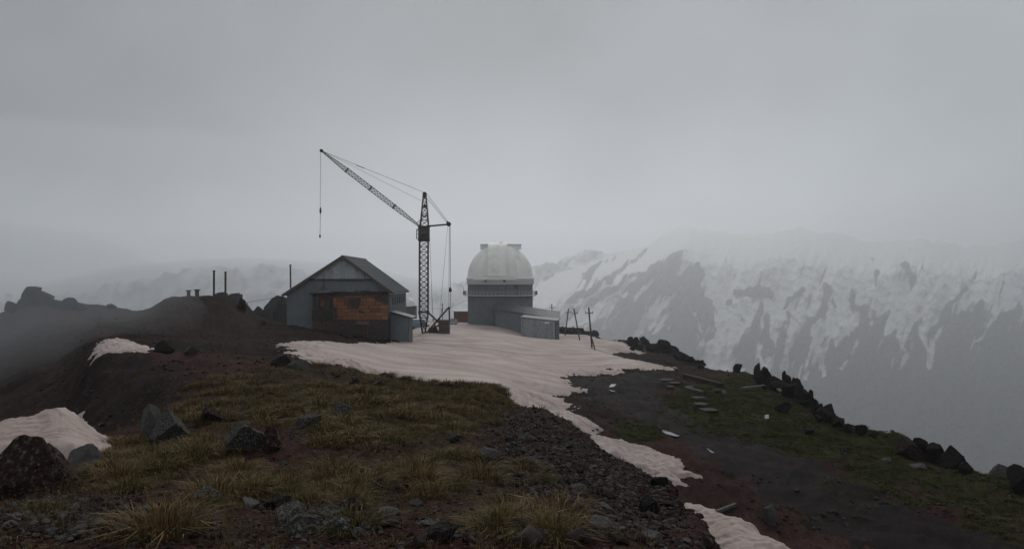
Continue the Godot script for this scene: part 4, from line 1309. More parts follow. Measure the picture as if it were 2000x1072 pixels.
	hexa(sign, "plate", [sg + Vector3(-0.1, 6.5 * k2, 0.05), sg + Vector3(0.13, 7.5 * k2, 0.05), sg + Vector3(0.13, 7.5 * k2, 0.03), sg + Vector3(-0.1, 6.5 * k2, 0.03)], [sg + Vector3(-0.12, 13.5 * k2, 0.05), sg + Vector3(0.11, 15 * k2, 0.05), sg + Vector3(0.11, 15 * k2, 0.03), sg + Vector3(-0.12, 13.5 * k2, 0.03)], M.white_paint)
	var mg := hit(1634, 824, 30)
	var mk := thing("marker_post", "tiny red and white marker post on the skyline of the rim", "post", mg)
	bar(mk, "post", mg - Vector3(0, 0.1, 0), mg + Vector3(0, 0.35, 0), 0.07, 0.07, M.white_paint)
	bar(mk, "band", mg + Vector3(0, 0.2, 0), mg + Vector3(0, 0.28, 0), 0.09, 0.09, M.red_plaster)

var slab_mesh: ArrayMesh

func wire(called: String, label: String, pts: Array, r: float) -> void:
	var o := thing(called, label, "cable", pts[0])
	for k in pts.size() - 1:
		rod(o, "span", pts[k], pts[k + 1], r, M.rope)

# ------------------------------------------------------------------ sky and air
func make_sky() -> Sky:
	var w := 768
	var h := 384
	var img := Image.create(w, h, false, Image.FORMAT_RGBF)
	var soft := noise(11, 0.9, 4)
	var vast := noise(18, 0.55, 2)
	for j in h:
		var el := PI * 0.5 - PI * (j + 0.5) / h
		for i in w:
			var az := TAU * (i + 0.5) / w        # the first column looks along -z
			var dir := Vector3(sin(az) * cos(el), sin(el), -cos(az) * cos(el))
			var up := maxf(0.0, dir.y)
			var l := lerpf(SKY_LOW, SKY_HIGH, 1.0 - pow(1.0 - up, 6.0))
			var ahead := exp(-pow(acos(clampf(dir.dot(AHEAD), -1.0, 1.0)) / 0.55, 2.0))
			# cloud painted darker ahead and to either side; rest left brighter to light facades
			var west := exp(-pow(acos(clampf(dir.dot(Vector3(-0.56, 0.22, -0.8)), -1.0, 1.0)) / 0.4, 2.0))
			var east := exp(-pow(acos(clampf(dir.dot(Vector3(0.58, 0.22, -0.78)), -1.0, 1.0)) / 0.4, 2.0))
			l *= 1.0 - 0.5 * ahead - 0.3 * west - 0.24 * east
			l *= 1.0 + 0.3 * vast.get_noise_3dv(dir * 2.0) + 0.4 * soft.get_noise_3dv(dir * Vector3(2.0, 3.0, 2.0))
			var warm := clampf((l / SKY_LOW - 0.7) * 1.5, 0.0, 1.0)
			var c := Color(0.915, 0.985, 1.06).lerp(Color(1.0, 1.0, 0.99), warm)
			if el < 0.0: c = Color(0.9, 0.95, 1.0) * 0.5
			img.set_pixel(i, j, Color(c.r * l, c.g * l, c.b * l))
	var m := PanoramaSkyMaterial.new()
	m.panorama = ImageTexture.create_from_image(img)
	var s := Sky.new()
	s.sky_material = m
	return s

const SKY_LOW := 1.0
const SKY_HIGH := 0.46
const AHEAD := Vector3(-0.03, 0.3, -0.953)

func mist(called: String, label: String, p: Vector3, size: Vector3, density: float, shape := RenderingServer.FOG_VOLUME_SHAPE_ELLIPSOID, tint := Color(0.93, 0.95, 0.97)) -> void:
	var f := FogVolume.new()
	f.name = numbered(called)
	f.shape = shape
	f.size = size
	f.position = p
	var m := FogMaterial.new()
	m.density = density
	m.albedo = tint
	f.material = m
	add_child(f)
	tag(f, label, "cloud", "", "stuff")

func make_materials() -> void:
	M.ground = tri_mat(noise_texture(1, 0.03, 5, [[0.0, 0.16, 0.155, 0.15], [0.38, 0.42, 0.41, 0.4], [0.55, 0.6, 0.59, 0.58], [0.72, 0.75, 0.72, 0.68], [1.0, 1.0, 0.95, 0.9]]), 0.55, 0.95, bump_texture(2, 0.06, 5, 12.0), 1.0, 0.1)
	M.ground.vertex_color_use_as_albedo = true
	M.road = tri_mat(noise_texture(3, 0.05, 5, [[0.0, 0.009, 0.007, 0.0072], [0.5, 0.0135, 0.0102, 0.0104], [1.0, 0.025, 0.02, 0.02]]), 0.4, 0.8, bump_texture(4, 0.1, 4, 6.0), 0.8, 0.1)
	M.snow = tri_mat(noise_texture(5, 0.012, 5, [[0.0, 0.27, 0.203, 0.176], [0.36, 0.318, 0.249, 0.221], [0.5, 0.35, 0.28, 0.252], [0.62, 0.375, 0.303, 0.275], [1.0, 0.45, 0.383, 0.353]]), 0.045, 0.8, bump_texture(6, 0.12, 4, 5.0), 0.5)
	M.snow.uv1_scale = Vector3(0.024, 0.03, 0.03)
	M.snow.vertex_color_use_as_albedo = true
	M.snow.subsurf_scatter_enabled = true
	M.snow.subsurf_scatter_strength = 0.1
	M.mountain = mat(Color(1, 1, 1), 1.0, 0.0, 0.1)
	M.mountain.vertex_color_use_as_albedo = true
	var lichen := [[0.0, 0.02, 0.019, 0.018], [0.5, 0.04, 0.037, 0.034], [0.6, 0.055, 0.052, 0.047], [0.68, 0.15, 0.15, 0.13], [1.0, 0.22, 0.22, 0.19]]
	M.lichen_rock = tri_mat(noise_texture(7, 0.035, 5, lichen), 1.5, 0.95, bump_texture(8, 0.05, 5, 14.0), 1.0, 0.1)
	M.dark_rock = tri_mat(noise_texture(9, 0.03, 5, [[0.0, 0.01, 0.0095, 0.0095], [0.6, 0.021, 0.019, 0.0185], [1.0, 0.05, 0.046, 0.043]]), 0.8, 0.95, bump_texture(10, 0.05, 5, 14.0), 1.0, 0.1)
	M.red_rock = tri_mat(noise_texture(11, 0.03, 5, [[0.0, 0.016, 0.011, 0.01], [0.45, 0.028, 0.016, 0.0145], [0.6, 0.036, 0.021, 0.019], [0.72, 0.042, 0.025, 0.022], [0.76, 0.1, 0.095, 0.083], [1.0, 0.17, 0.165, 0.145]]), 0.7, 0.95, bump_texture(12, 0.05, 5, 14.0), 1.0, 0.1)
	M.pale_rock = tri_mat(noise_texture(13, 0.04, 5, [[0.0, 0.05, 0.047, 0.045], [0.5, 0.085, 0.08, 0.077], [1.0, 0.15, 0.142, 0.135]]), 1.3, 0.95, bump_texture(14, 0.05, 5, 12.0), 1.0, 0.1)
	M.slab_stone = tri_mat(noise_texture(15, 0.04, 5, [[0.0, 0.04, 0.037, 0.035], [0.5, 0.075, 0.07, 0.067], [1.0, 0.12, 0.115, 0.11]]), 0.8, 0.95, null, 1.0, 0.1)
	M.scree = tri_mat(noise_texture(16, 0.02, 4, [[0.0, 0.022, 0.014, 0.013], [0.45, 0.038, 0.027, 0.025], [0.6, 0.05, 0.04, 0.038], [1.0, 0.12, 0.108, 0.1]], 256), 0.7, 0.95, null, 1.0, 0.1)
	M.grass = mat(Color(1, 1, 1), 0.85, 0.0, 0.2)
	M.grass.vertex_color_use_as_albedo = true
	M.grass.backlight_enabled = true
	M.grass.backlight = Color(0.35, 0.35, 0.3)
	# weathered sheet metal in a few tones
	M.siding = []
	for k in 3:
		var t: float = [1.04, 1.08, 1.06][k]
		M.siding.append(tri_mat(noise_texture(20 + k, 0.02, 5, [[0.0, 0.125 * t, 0.137 * t, 0.146 * t], [0.5, 0.148 * t, 0.163 * t, 0.174 * t], [0.75, 0.16 * t, 0.173 * t, 0.182 * t], [1.0, 0.185 * t, 0.19 * t, 0.19 * t]], 256), 0.12, 0.6))
	M.pale_siding = []
	for k in 2:
		var t: float = [1.15, 1.28][k]
		M.pale_siding.append(tri_mat(noise_texture(24 + k, 0.02, 5, [[0.0, 0.2 * t, 0.215 * t, 0.22 * t], [0.5, 0.265 * t, 0.28 * t, 0.285 * t], [1.0, 0.34 * t, 0.35 * t, 0.345 * t]], 256), 0.25, 0.6))
	M.roof = []
	for k in 2:
		var t: float = [0.95, 1.05][k]
		M.roof.append(tri_mat(noise_texture(27 + k, 0.025, 5, [[0.0, 0.06 * t, 0.068 * t, 0.072 * t], [0.5, 0.085 * t, 0.095 * t, 0.1 * t], [1.0, 0.13 * t, 0.135 * t, 0.135 * t]], 256), 0.25, 0.6))
	M.dome = []
	for k in 3:
		M.dome.append(tri_mat(noise_texture(40 + k, 0.012, 5, [[0.0, 0.68, 0.67, 0.52], [0.34, 0.82, 0.81, 0.72], [0.55, 0.88, 0.865, 0.81], [1.0, 0.92, 0.905, 0.87]], 256), 0.09, 0.6))
	M.white_paint = mat(Color(0.8, 0.79, 0.77), 0.6)
	M.pale_metal = mat(Color(0.42, 0.42, 0.41), 0.55)
	M.dark_metal = mat(Color(0.07, 0.075, 0.08), 0.6)
	M.crane = tri_mat(noise_texture(30, 0.05, 4, [[0.0, 0.022, 0.018, 0.017], [0.6, 0.04, 0.03, 0.027], [1.0, 0.09, 0.05, 0.035]], 256), 0.5, 0.7)
	M.crane_cab = tri_mat(noise_texture(34, 0.04, 4, [[0.0, 0.03, 0.02, 0.018], [0.6, 0.055, 0.034, 0.03], [1.0, 0.1, 0.06, 0.05]], 256), 0.4, 0.7)
	M.rope = mat(Color(0.05, 0.048, 0.046), 0.7)
	M.rust = mat(Color(0.06, 0.04, 0.033), 0.85)
	M.pole = mat(Color(0.055, 0.045, 0.038), 0.9)
	M.dark_wood = mat(Color(0.06, 0.055, 0.05), 0.9)
	M.black_wood = mat(Color(0.03, 0.028, 0.027), 0.9)
	M.brown_wood = mat(Color(0.085, 0.062, 0.052), 0.85)
	M.old_timber = mat(Color(0.04, 0.031, 0.026), 0.95, 0.0, 0.2)
	M.weathered = tri_mat(noise_texture(31, 0.05, 4, [[0.0, 0.04, 0.037, 0.034], [0.5, 0.085, 0.079, 0.073], [1.0, 0.15, 0.142, 0.133]], 256), 1.0, 0.9)
	M.mortar = mat(Color(0.045, 0.03, 0.022), 0.95)
	M.tar = tri_mat(noise_texture(32, 0.03, 5, [[0.0, 0.022, 0.019, 0.018], [0.55, 0.05, 0.04, 0.036], [0.8, 0.085, 0.06, 0.05], [1.0, 0.13, 0.1, 0.085]], 256), 0.5, 0.95)
	M.old_plaster = tri_mat(noise_texture(33, 0.03, 5, [[0.0, 0.035, 0.025, 0.023], [0.5, 0.08, 0.052, 0.046], [0.72, 0.12, 0.075, 0.062], [1.0, 0.24, 0.19, 0.17]], 256), 0.6, 0.95)
	M.red_plaster = mat(Color(0.16, 0.075, 0.06), 0.95)
	M.dark_plaster = mat(Color(0.09, 0.075, 0.07), 0.95)
	M.block = []
	for c in [Color(0.27, 0.125, 0.066), Color(0.22, 0.1, 0.053), Color(0.31, 0.15, 0.08), Color(0.17, 0.08, 0.046), Color(0.25, 0.115, 0.064)]:
		var t := tri_mat(noise_texture(35, 0.04, 4, [[0.0, 0.55, 0.5, 0.48], [0.5, 0.85, 0.83, 0.82], [1.0, 1.0, 1.0, 1.0]], 256), 0.5, 0.95)
		t.albedo_color = c.linear_to_srgb()
		M.block.append(t)
	M.ballast = [mat(Color(0.085, 0.065, 0.055), 0.9), mat(Color(0.07, 0.056, 0.05), 0.9)]
	M.maroon = mat(Color(0.14, 0.055, 0.045), 0.8)
	M.dark_concrete = tri_mat(noise_texture(36, 0.04, 4, [[0.0, 0.05, 0.05, 0.052], [1.0, 0.13, 0.128, 0.125]], 256), 0.7, 0.95)
	M.dark_glass = mat(Color(0.02, 0.022, 0.025), 0.12)
	M.teal_glass = mat(Color(0.16, 0.25, 0.27), 0.15)
	M.van = mat(Color(0.16, 0.2, 0.22), 0.4)
	M.rubber = mat(Color(0.02, 0.02, 0.02), 0.9)
	M.puddle = mat(Color(0.03, 0.03, 0.032), 0.12)

# ------------------------------------------------------------------ snow, road, water
func make_snow() -> void:
	var white := Color(0.86, 0.85, 0.84)
	var field := layer("snow_field", [[550, 673, 50], [575, 692, 40], [600, 706, 38], [650, 718, 36], [700, 729, 36, 38], [760, 744, 40, 36], [850, 753, 40, 34], [940, 762, 36, 33], [1000, 775, 34, 31], [1040, 797, 36, 30], [1080, 803, 40], [1120, 795, 40], [1105, 780, 40], [1060, 770, 40], [1090, 772, 40], [1147, 764, 40], [1115, 752, 40], [1100, 738, 40], [1125, 730, 40], [1180, 731, 40], [1222, 729, 40], [1190, 722, 40], [1250, 724, 40], [1311, 722, 40], [1290, 714, 40], [1225, 703, 40], [1175, 689, 40], [1215, 689, 40], [1243, 688, 40], [1235, 680, 40], [1190, 665, 60], [1150, 658, 60], [1100, 652, 60, 198], [1000, 632, 60, 225], [880, 630, 60, 225], [800, 632, 60, 225], [800, 650, 60, 150], [800, 664, 60, 108], [772, 668, 60, 94], [735, 672, 60], [700, 671, 60], [650, 671, 60], [600, 671, 55]], 0.2, 2.6, 0.9, Vector2(3.0, 0.0085), M.snow, white, 0.45)
	tag(field, "broad dirty pink snow field stretching from the house to the sheds", "snow", "", "thing")
	tag(layer("snow_patch", [[1064, 808, 28], [1090, 806, 28], [1135, 818, 28], [1165, 832, 28], [1172, 838, 28], [1160, 848, 28], [1130, 856, 26], [1100, 842, 24], [1078, 825, 26]], 0.34, 1.1, 0.3, Vector2(1.5, 0.005), M.snow, white), "small white snow patch just below the snow field's tip", "snow")
	tag(layer("snow_patch", [[1130, 858, 26], [1180, 856, 28], [1260, 872, 28], [1310, 890, 28], [1328, 905, 28], [1335, 918, 27], [1362, 934, 27], [1330, 936, 27], [1345, 952, 27], [1300, 952, 24], [1250, 928, 22], [1200, 900, 22], [1160, 875, 22]], 0.34, 1.1, 0.3, Vector2(1.5, 0.005), M.snow, white), "elongated pink snow patch between the scree slope and the road", "snow")
	tag(layer("snow_patch", [[1334, 985, 18], [1370, 987, 18], [1420, 1010, 18], [1490, 1045, 18], [1560, 1085, 18], [1560, 1130, 15], [1450, 1130, 15], [1385, 1075, 15], [1360, 1025, 15]], 0.3, 1.0, 0.3, Vector2(2.0, 0.006), M.snow, white), "grey snow strip running out of the picture's bottom edge", "snow")
	tag(layer("snow_patch", [[-80, 838, 12], [0, 834, 12], [60, 824, 12], [108, 806, 12], [140, 812, 12], [175, 835, 12], [215, 862, 12], [228, 870, 12], [200, 882, 12], [150, 897, 12], [100, 906, 12], [0, 912, 12], [-80, 912, 12]], 0.3, 1.0, 0.25, Vector2(2.0, 0.006), M.snow, white), "snow patch in the gully behind the big red boulder", "snow")
	tag(layer("snow_patch", [[170, 697, 38, 41], [182, 690, 38, 46], [200, 672, 38, 51], [225, 670, 38, 52], [260, 672, 38, 51], [300, 684, 38, 46], [285, 690, 38, 40], [240, 690, 38, 39], [200, 697, 38, 39]], 0.2, 1.6, 0.5, Vector2(1.5, 0.006), M.snow, white), "snow patch showing above the dark rocky bank at the left", "snow")
	tag(layer("snow_patch", [[1234, 684, 80], [1243, 682, 80], [1262, 690, 80], [1250, 692, 80]], 0.3, 0.8, 0.2, Vector2(1.5, 0.006), M.snow, white), "tiny snow remnant against the dark rock ridge", "snow")
	var road := layer("dirt_road", [[1100, 742, 40], [1125, 735, 40], [1200, 733, 40], [1260, 728, 40], [1300, 726, 40], [1292, 745, 30], [1285, 770, 30], [1330, 805, 30], [1420, 842, 25], [1520, 875, 25], [1640, 930, 22], [1760, 975, 20], [1900, 1030, 18], [2080, 1085, 16], [2080, 1200, 14], [1800, 1140, 15], [1650, 1062, 18], [1540, 1000, 20], [1440, 940, 22], [1350, 880, 25], [1240, 825, 30], [1170, 790, 33], [1120, 775, 36], [1150, 762, 38], [1105, 752, 40]], 0.035, 0.8, 0.7, Vector2(5.0, 0.012), M.road, white)
	road.set_meta("kind", "structure")
	for q in [[[[1187, 757], [1194, 753], [1204, 753], [1196, 757], [1194, 761], [1203, 767], [1196, 768], [1188, 762]], "bright puddle at the tip of the snow field"], [[[1286, 838], [1298, 842], [1328, 855], [1322, 856], [1300, 850]], "narrow puddle in the road's wheel rut"], [[[1378, 880], [1402, 888], [1412, 893], [1396, 890]], "faint puddle farther down the road"]]:
		var poly := PackedVector2Array()
		var level := 1e9
		for p in q[0]:
			var g := hit(p[0], p[1], 30)
			poly.append(Vector2(g.x, g.z))
			level = minf(level, g.y)
		var mid := 0.0
		for p in poly: mid += height(p.x, p.y) / poly.size()
		level = lerpf(level, mid, 0.7) + 0.05
		var st := begin()
		var ids := Geometry2D.triangulate_polygon(poly)
		for k in range(0, ids.size(), 3):
			var a := poly[ids[k]]
			var b := poly[ids[k + 1]]
			var c := poly[ids[k + 2]]
			if (b - a).cross(c - a) < 0.0:
				var t := b
				b = c
				c = t
			tri(st, Vector3(a.x, level, a.y), Vector3(b.x, level, b.y), Vector3(c.x, level, c.y))
		var o := put(self, "puddle", finish(st), M.puddle)
		tag(o, q[1], "puddle")

func make_rocks() -> void:
	for k in 10: rock_meshes.append(make_rock(100 + k, 3, 13 + k % 5, 0.055))
	for k in 5: stone_meshes.append(make_rock(200 + k, 1, 9, 0.04))
	for k in 3: rock_meshes.append(make_rock(120 + k, 3, 11, 0.07, 0.5))
	slab_mesh = rock_slab()
	var L: Material = M.lichen_rock
	var K: Material = M.dark_rock
	var R: Material = M.red_rock
	var G: Material = M.pale_rock
	for q in [
		[60, 968, 210, 112, R, "large dark red boulder with white lichen before the snow", 8.0, 10, 0.4], [165, 920, 78, 52, G, "grey pyramid-shaped rock beside the large red boulder", 9.0, 11, 0.2],
		[325, 862, 95, 62, L, "lichen-covered grey boulder beside the snow gully", 12.0], [296, 852, 50, 60, G, "upright pale slab leaning behind the lichen-covered boulder", 13.0], [412, 824, 46, 28, R, "small dark stone right of the lichen-covered boulder", 10.0],
		[482, 876, 84, 50, L, "grey lichen-topped rock touching the red wedge", 9.0], [528, 882, 50, 46, R, "red wedge-shaped rock in the middle of the slope", 9.0, 12, 1.0], [601, 838, 50, 28, L, "flat lichen-speckled rock among the tussocks", 10.0],
		[670, 818, 36, 28, L, "small upright lichen rock in the tussocks", 10.0], [585, 724, 42, 18, L, "lichen rock near the slope's upper edge", 16.0], [553, 713, 38, 18, K, "dark rock on the edge before the snow field", 18.0], [755, 739, 28, 10, K, "low dark stone on the crest against the snow", 18.0],
		[742, 754, 28, 11, L, "pale rounded stone below the crest", 16.0], [692, 758, 25, 17, R, "brown stone amid yellow tussocks", 16.0], [955, 896, 52, 22, G, "pale flat rock right of the tussock field", 8.0], [1030, 859, 38, 15, L, "greenish grey slab on the scree's upper part", 9.0],
		[885, 858, 42, 12, L, "flush lichen slab in short turf", 9.0], [491, 992, 44, 20, G, "pale angular stone in the foreground turf", 5.0], [567, 1018, 74, 36, L, "black-and-white lichen rock in the foreground", 4.5], [543, 990, 54, 20, K, "dark low rock behind the foreground lichen rock", 5.0],
		[647, 1014, 60, 24, L, "flat grey rock in the middle of the foreground", 4.5], [682, 996, 62, 28, R, "reddish flat rock behind the flat grey one", 5.0], [757, 1003, 56, 12, G, "thin pale slab lying in the grass", 5.0], [741, 950, 30, 18, R, "small dark red rock on bare soil", 6.0],
		[800, 949, 24, 13, R, "smaller dark red rock right of its twin", 6.0], [598, 1040, 72, 36, L, "mottled rock at the bottom centre-left", 4.0], [672, 1040, 54, 28, L, "mottled rock beside the bottom one", 4.0], [862, 1052, 62, 26, K, "dark flat rock near the bottom edge", 4.0],
		[1266, 1000, 44, 30, K, "dark block on the scree near its lower edge", 5.0], [1288, 950, 34, 20, K, "dark rock on the scree's skyline", 7.0], [1502, 1022, 26, 36, G, "pale rounded stone standing on the dark verge", 15.0], [405, 975, 60, 22, L, "half-buried lichen rock among yellow grass", 5.0],
		[375, 692, 32, 14, L, "lichen boulder at the head of the left bank", 30.0], [320, 690, 40, 24, K, "dark boulder on the left bank's top", 30.0], [1380, 1062, 40, 18, K, "dark stone beside the bottom snow strip", 4.0], [1130, 955, 34, 10, G, "pale flat stone low on the scree", 6.0], [335, 1000, 30, 12, G, "pale chip of stone left of the dry stalks", 4.5],
		[1440, 727, 20, 15, K, "round lone boulder on the rim's skyline", 50.0], [1530, 806, 34, 20, K, "dark boulder sunk in the green turf", 35.0], [1770, 893, 55, 36, R, "large reddish boulder below the rim blocks", 25.0], [1795, 866, 32, 26, K, "squarish boulder on the rim left of three big ones", 25.0],
		[1822, 884, 46, 38, K, "first of three big dark boulders on the right rim", 25.0], [1856, 908, 56, 46, K, "middle one of three big dark boulders on the right rim", 25.0], [1886, 924, 30, 22, K, "last and smallest of three dark boulders on the right rim", 25.0], [1952, 932, 46, 24, L, "domed boulder alone on the right rim", 25.0],
		[1993, 958, 56, 46, K, "big dark boulder cut by the right picture edge", 24.0], [1682, 852, 30, 20, K, "rounded black boulder on the rim beyond the turf", 30.0], [1657, 845, 16, 17, K, "small black boulder next to the rounded one", 30.0], [1706, 856, 20, 11, K, "low black boulder between rim rocks", 30.0],
		[1730, 856, 10, 6, K, "tiny stone on the rim's skyline", 30.0], [1600, 824, 18, 12, K, "black boulder at the foot of the rock jumble", 35.0], [1655, 885, 24, 10, R, "flat dark red stone in the turf", 24.0], [1580, 845, 22, 9, K, "flat black stone in the green turf", 24.0], [1730, 905, 20, 8, G, "pale flat stone in straw-coloured grass", 24.0], [1790, 912, 44, 8, G, "long pale stone below the reddish boulder", 24.0],
		[58, 596, 36, 34, K, "tall blocky crag crowning the misty left ridge", 100.0], [84, 596, 44, 26, K, "flat crag joined to the tall blocky one on the ridge", 100.0], [45, 600, 26, 22, K, "crag stepping down left of the tall blocky one", 100.0], [108, 602, 36, 18, K, "low crag right of the flat one on the ridge", 100.0], [138, 604, 40, 22, K, "humped crag right of the ridge's crown", 100.0], [158, 606, 26, 11, K, "low tail of the humped crag", 100.0], [217, 604, 22, 10, K, "low rock on the misty saddle", 95.0], [24, 612, 34, 20, K, "rock shoulder at the ridge's left end", 100.0], [472, 606, 20, 22, K, "dark outcrop at the mound's right shoulder", 90.0], [515, 633, 12, 7, K, "small rock below the mound's right end", 90.0]]:
		rock(q[0], q[1], q[2], q[3], q[4], q[5], "", q[6], "boulder", q[7] if q.size() > 7 else -1, q[8] if q.size() > 8 else -1.0)
	# rock jumble along the rim
	for k in 70:
		var t := rng.randf()
		var px := lerpf(1478, 1636, t)
		var sky := lerpf(lerpf(733, 762, minf(1.0, t * 2.2)), 826, clampf((t - 0.45) / 0.55, 0, 1))
		var py := sky + rng.randf_range(-2, 26) * (1.0 - 0.5 * t)
		rock(px, py, 12.0 + 34.0 * pow(rng.randf(), 1.8), 9.0 + 24.0 * pow(rng.randf(), 1.6), K, "%s in the tumbled heap along the rim, %s" % [["dark boulder", "blackish block", "angular boulder", "squat dark boulder"][k % 4], "at its upper end" if t < 0.2 else "above the propped boards" if t < 0.4 else "at its middle" if t < 0.6 else "on its steep lower part" if t < 0.8 else "at its foot"], "tumbled boulders on the rim", 36.0, "boulder")
	for k in 64:
		var t := rng.randf()
		var px := lerpf(1232, 1372, t)
		var py := lerpf(664, 710, t * t) + rng.randf_range(0, 24) * (1.0 - t * 0.5)
		rock(px, py, rng.randf_range(9, 24), rng.randf_range(6, 12), K, "%s in the low ridge beyond the snow field, %s" % [["dark rock", "low dark block", "squat black rock"][k % 3], "by its left end" if t < 0.25 else "left of its middle" if t < 0.5 else "right of its middle" if t < 0.75 else "by its right end"], "rocks of the low dark ridge", 80.0, "boulder")
	for k in 18:
		var px := rng.randf_range(1088, 1168)
		rock(px, lerpf(645, 655, absf(px - 1125) / 45.0) + rng.randf_range(0, 6), rng.randf_range(10, 22), rng.randf_range(4, 9), K, "rock of the far dark outcrop %s" % ["beside the long shed", "behind the leaning poles", "left of the nearest pole", "right of the nearest pole"][clampi(int((px - 1088) / 20.0), 0, 3)], "rocks of the far outcrop", 205.0, "boulder")
	for k in 7:
		rock(rng.randf_range(838, 868), rng.randf_range(622, 628), rng.randf_range(5, 11), rng.randf_range(3, 6), K, "dark rock in the far pile beyond the crane's foot", "rocks beyond the crane", 175.0, "boulder")
	for k in 9:
		rock(rng.randf_range(665, 705), rng.randf_range(652, 663), rng.randf_range(6, 16), rng.randf_range(4, 9), [R, K][k % 2], "rubble stone heaped against the front block of the house", "rubble before the house", 70.0, "rubble_stone")
	# the misty crags beyond the gap
	var n_crag := 0
	for q in [[500, 640, 40, 40, 188], [545, 640, 60, 60, 192], [522, 640, 40, 34, 184], [552, 640, 40, 48, 186]]:
		var p := ground(q[0], q[4])
		stone("crag", p - Vector3(0, 0.4, 0), q[2] / F * q[4], at(0, q[1] - q[3], q[4]).y - p.y + 0.4, K, ["left misty crag in the gap beside the house", "tallest misty crag just left of the house", "small misty crag between the two others", "misty crag half hidden by the house's left wall"][n_crag], "", -1.0, [1, 4, 6, 3][n_crag])
		n_crag += 1
	# loose stones one can pick out on the slope
	var n := 0
	while n < 150:
		var scree := n < 95
		var px := rng.randf_range(985, 1380) if scree else rng.randf_range(20, 1000)
		var py := rng.randf_range(800, 1068) if scree else rng.randf_range(860, 1068)
		var p := hit(px, py, 3.5, 26.0)
		if -p.z > 25.0 or (scree and py < 800 + (px - 985) * 0.45): continue
		var w := rng.randf_range(0.05, 0.14) if not scree else rng.randf_range(0.07, 0.2)
		var o := put(self, "loose_stone", stone_meshes[rng.randi() % 5], [M.scree, M.scree, M.pale_rock, M.red_rock][rng.randi() % 4], surface_basis(p, rng.randf() * TAU, Vector3(w, w * rng.randf_range(0.4, 0.8), w * rng.randf_range(0.7, 1.2))))
		var hue := "reddish" if o.material_override == M.red_rock else "pale" if o.material_override == M.pale_rock else "grey"
		var spot := ("near the scree's crest" if p.z < -14.0 else "halfway down the scree" if p.z < -8.5 else "low on the scree") if scree else ("left of the lichen rocks" if px < 480.0 else "amid the lichen rocks" if px < 720.0 else "right of the lichen rocks")
		tag(o, "%s %s loose stone lying %s" % ["larger" if w > (0.13 if scree else 0.1) else "small", hue, spot], "stone", "stones on the scree slope" if scree else "stones on the foreground soil")
		n += 1

func rock_slab() -> ArrayMesh:
	var st := begin()
	var ring := [Vector2(-0.5, 0.4), Vector2(0.1, 0.5), Vector2(0.5, 0.35), Vector2(0.46, -0.3), Vector2(0.2, -0.5), Vector2(-0.44, -0.42)]
	for k in 6:
		var a: Vector2 = ring[k]
		var b: Vector2 = ring[(k + 1) % 6]
		var a1 := Vector3(a.x * 0.94, 0.42, a.y * 0.94)
		var b1 := Vector3(b.x * 0.94, 0.42, b.y * 0.94)
		quad(st, Vector3(a.x, -0.5, a.y), Vector3(a.x, 0.34, a.y), Vector3(b.x, 0.34, b.y), Vector3(b.x, -0.5, b.y))
		quad(st, Vector3(a.x, 0.34, a.y), a1, b1, Vector3(b.x, 0.34, b.y))
		tri(st, Vector3(0, 0.45, 0), b1, a1)
	return finish(st)

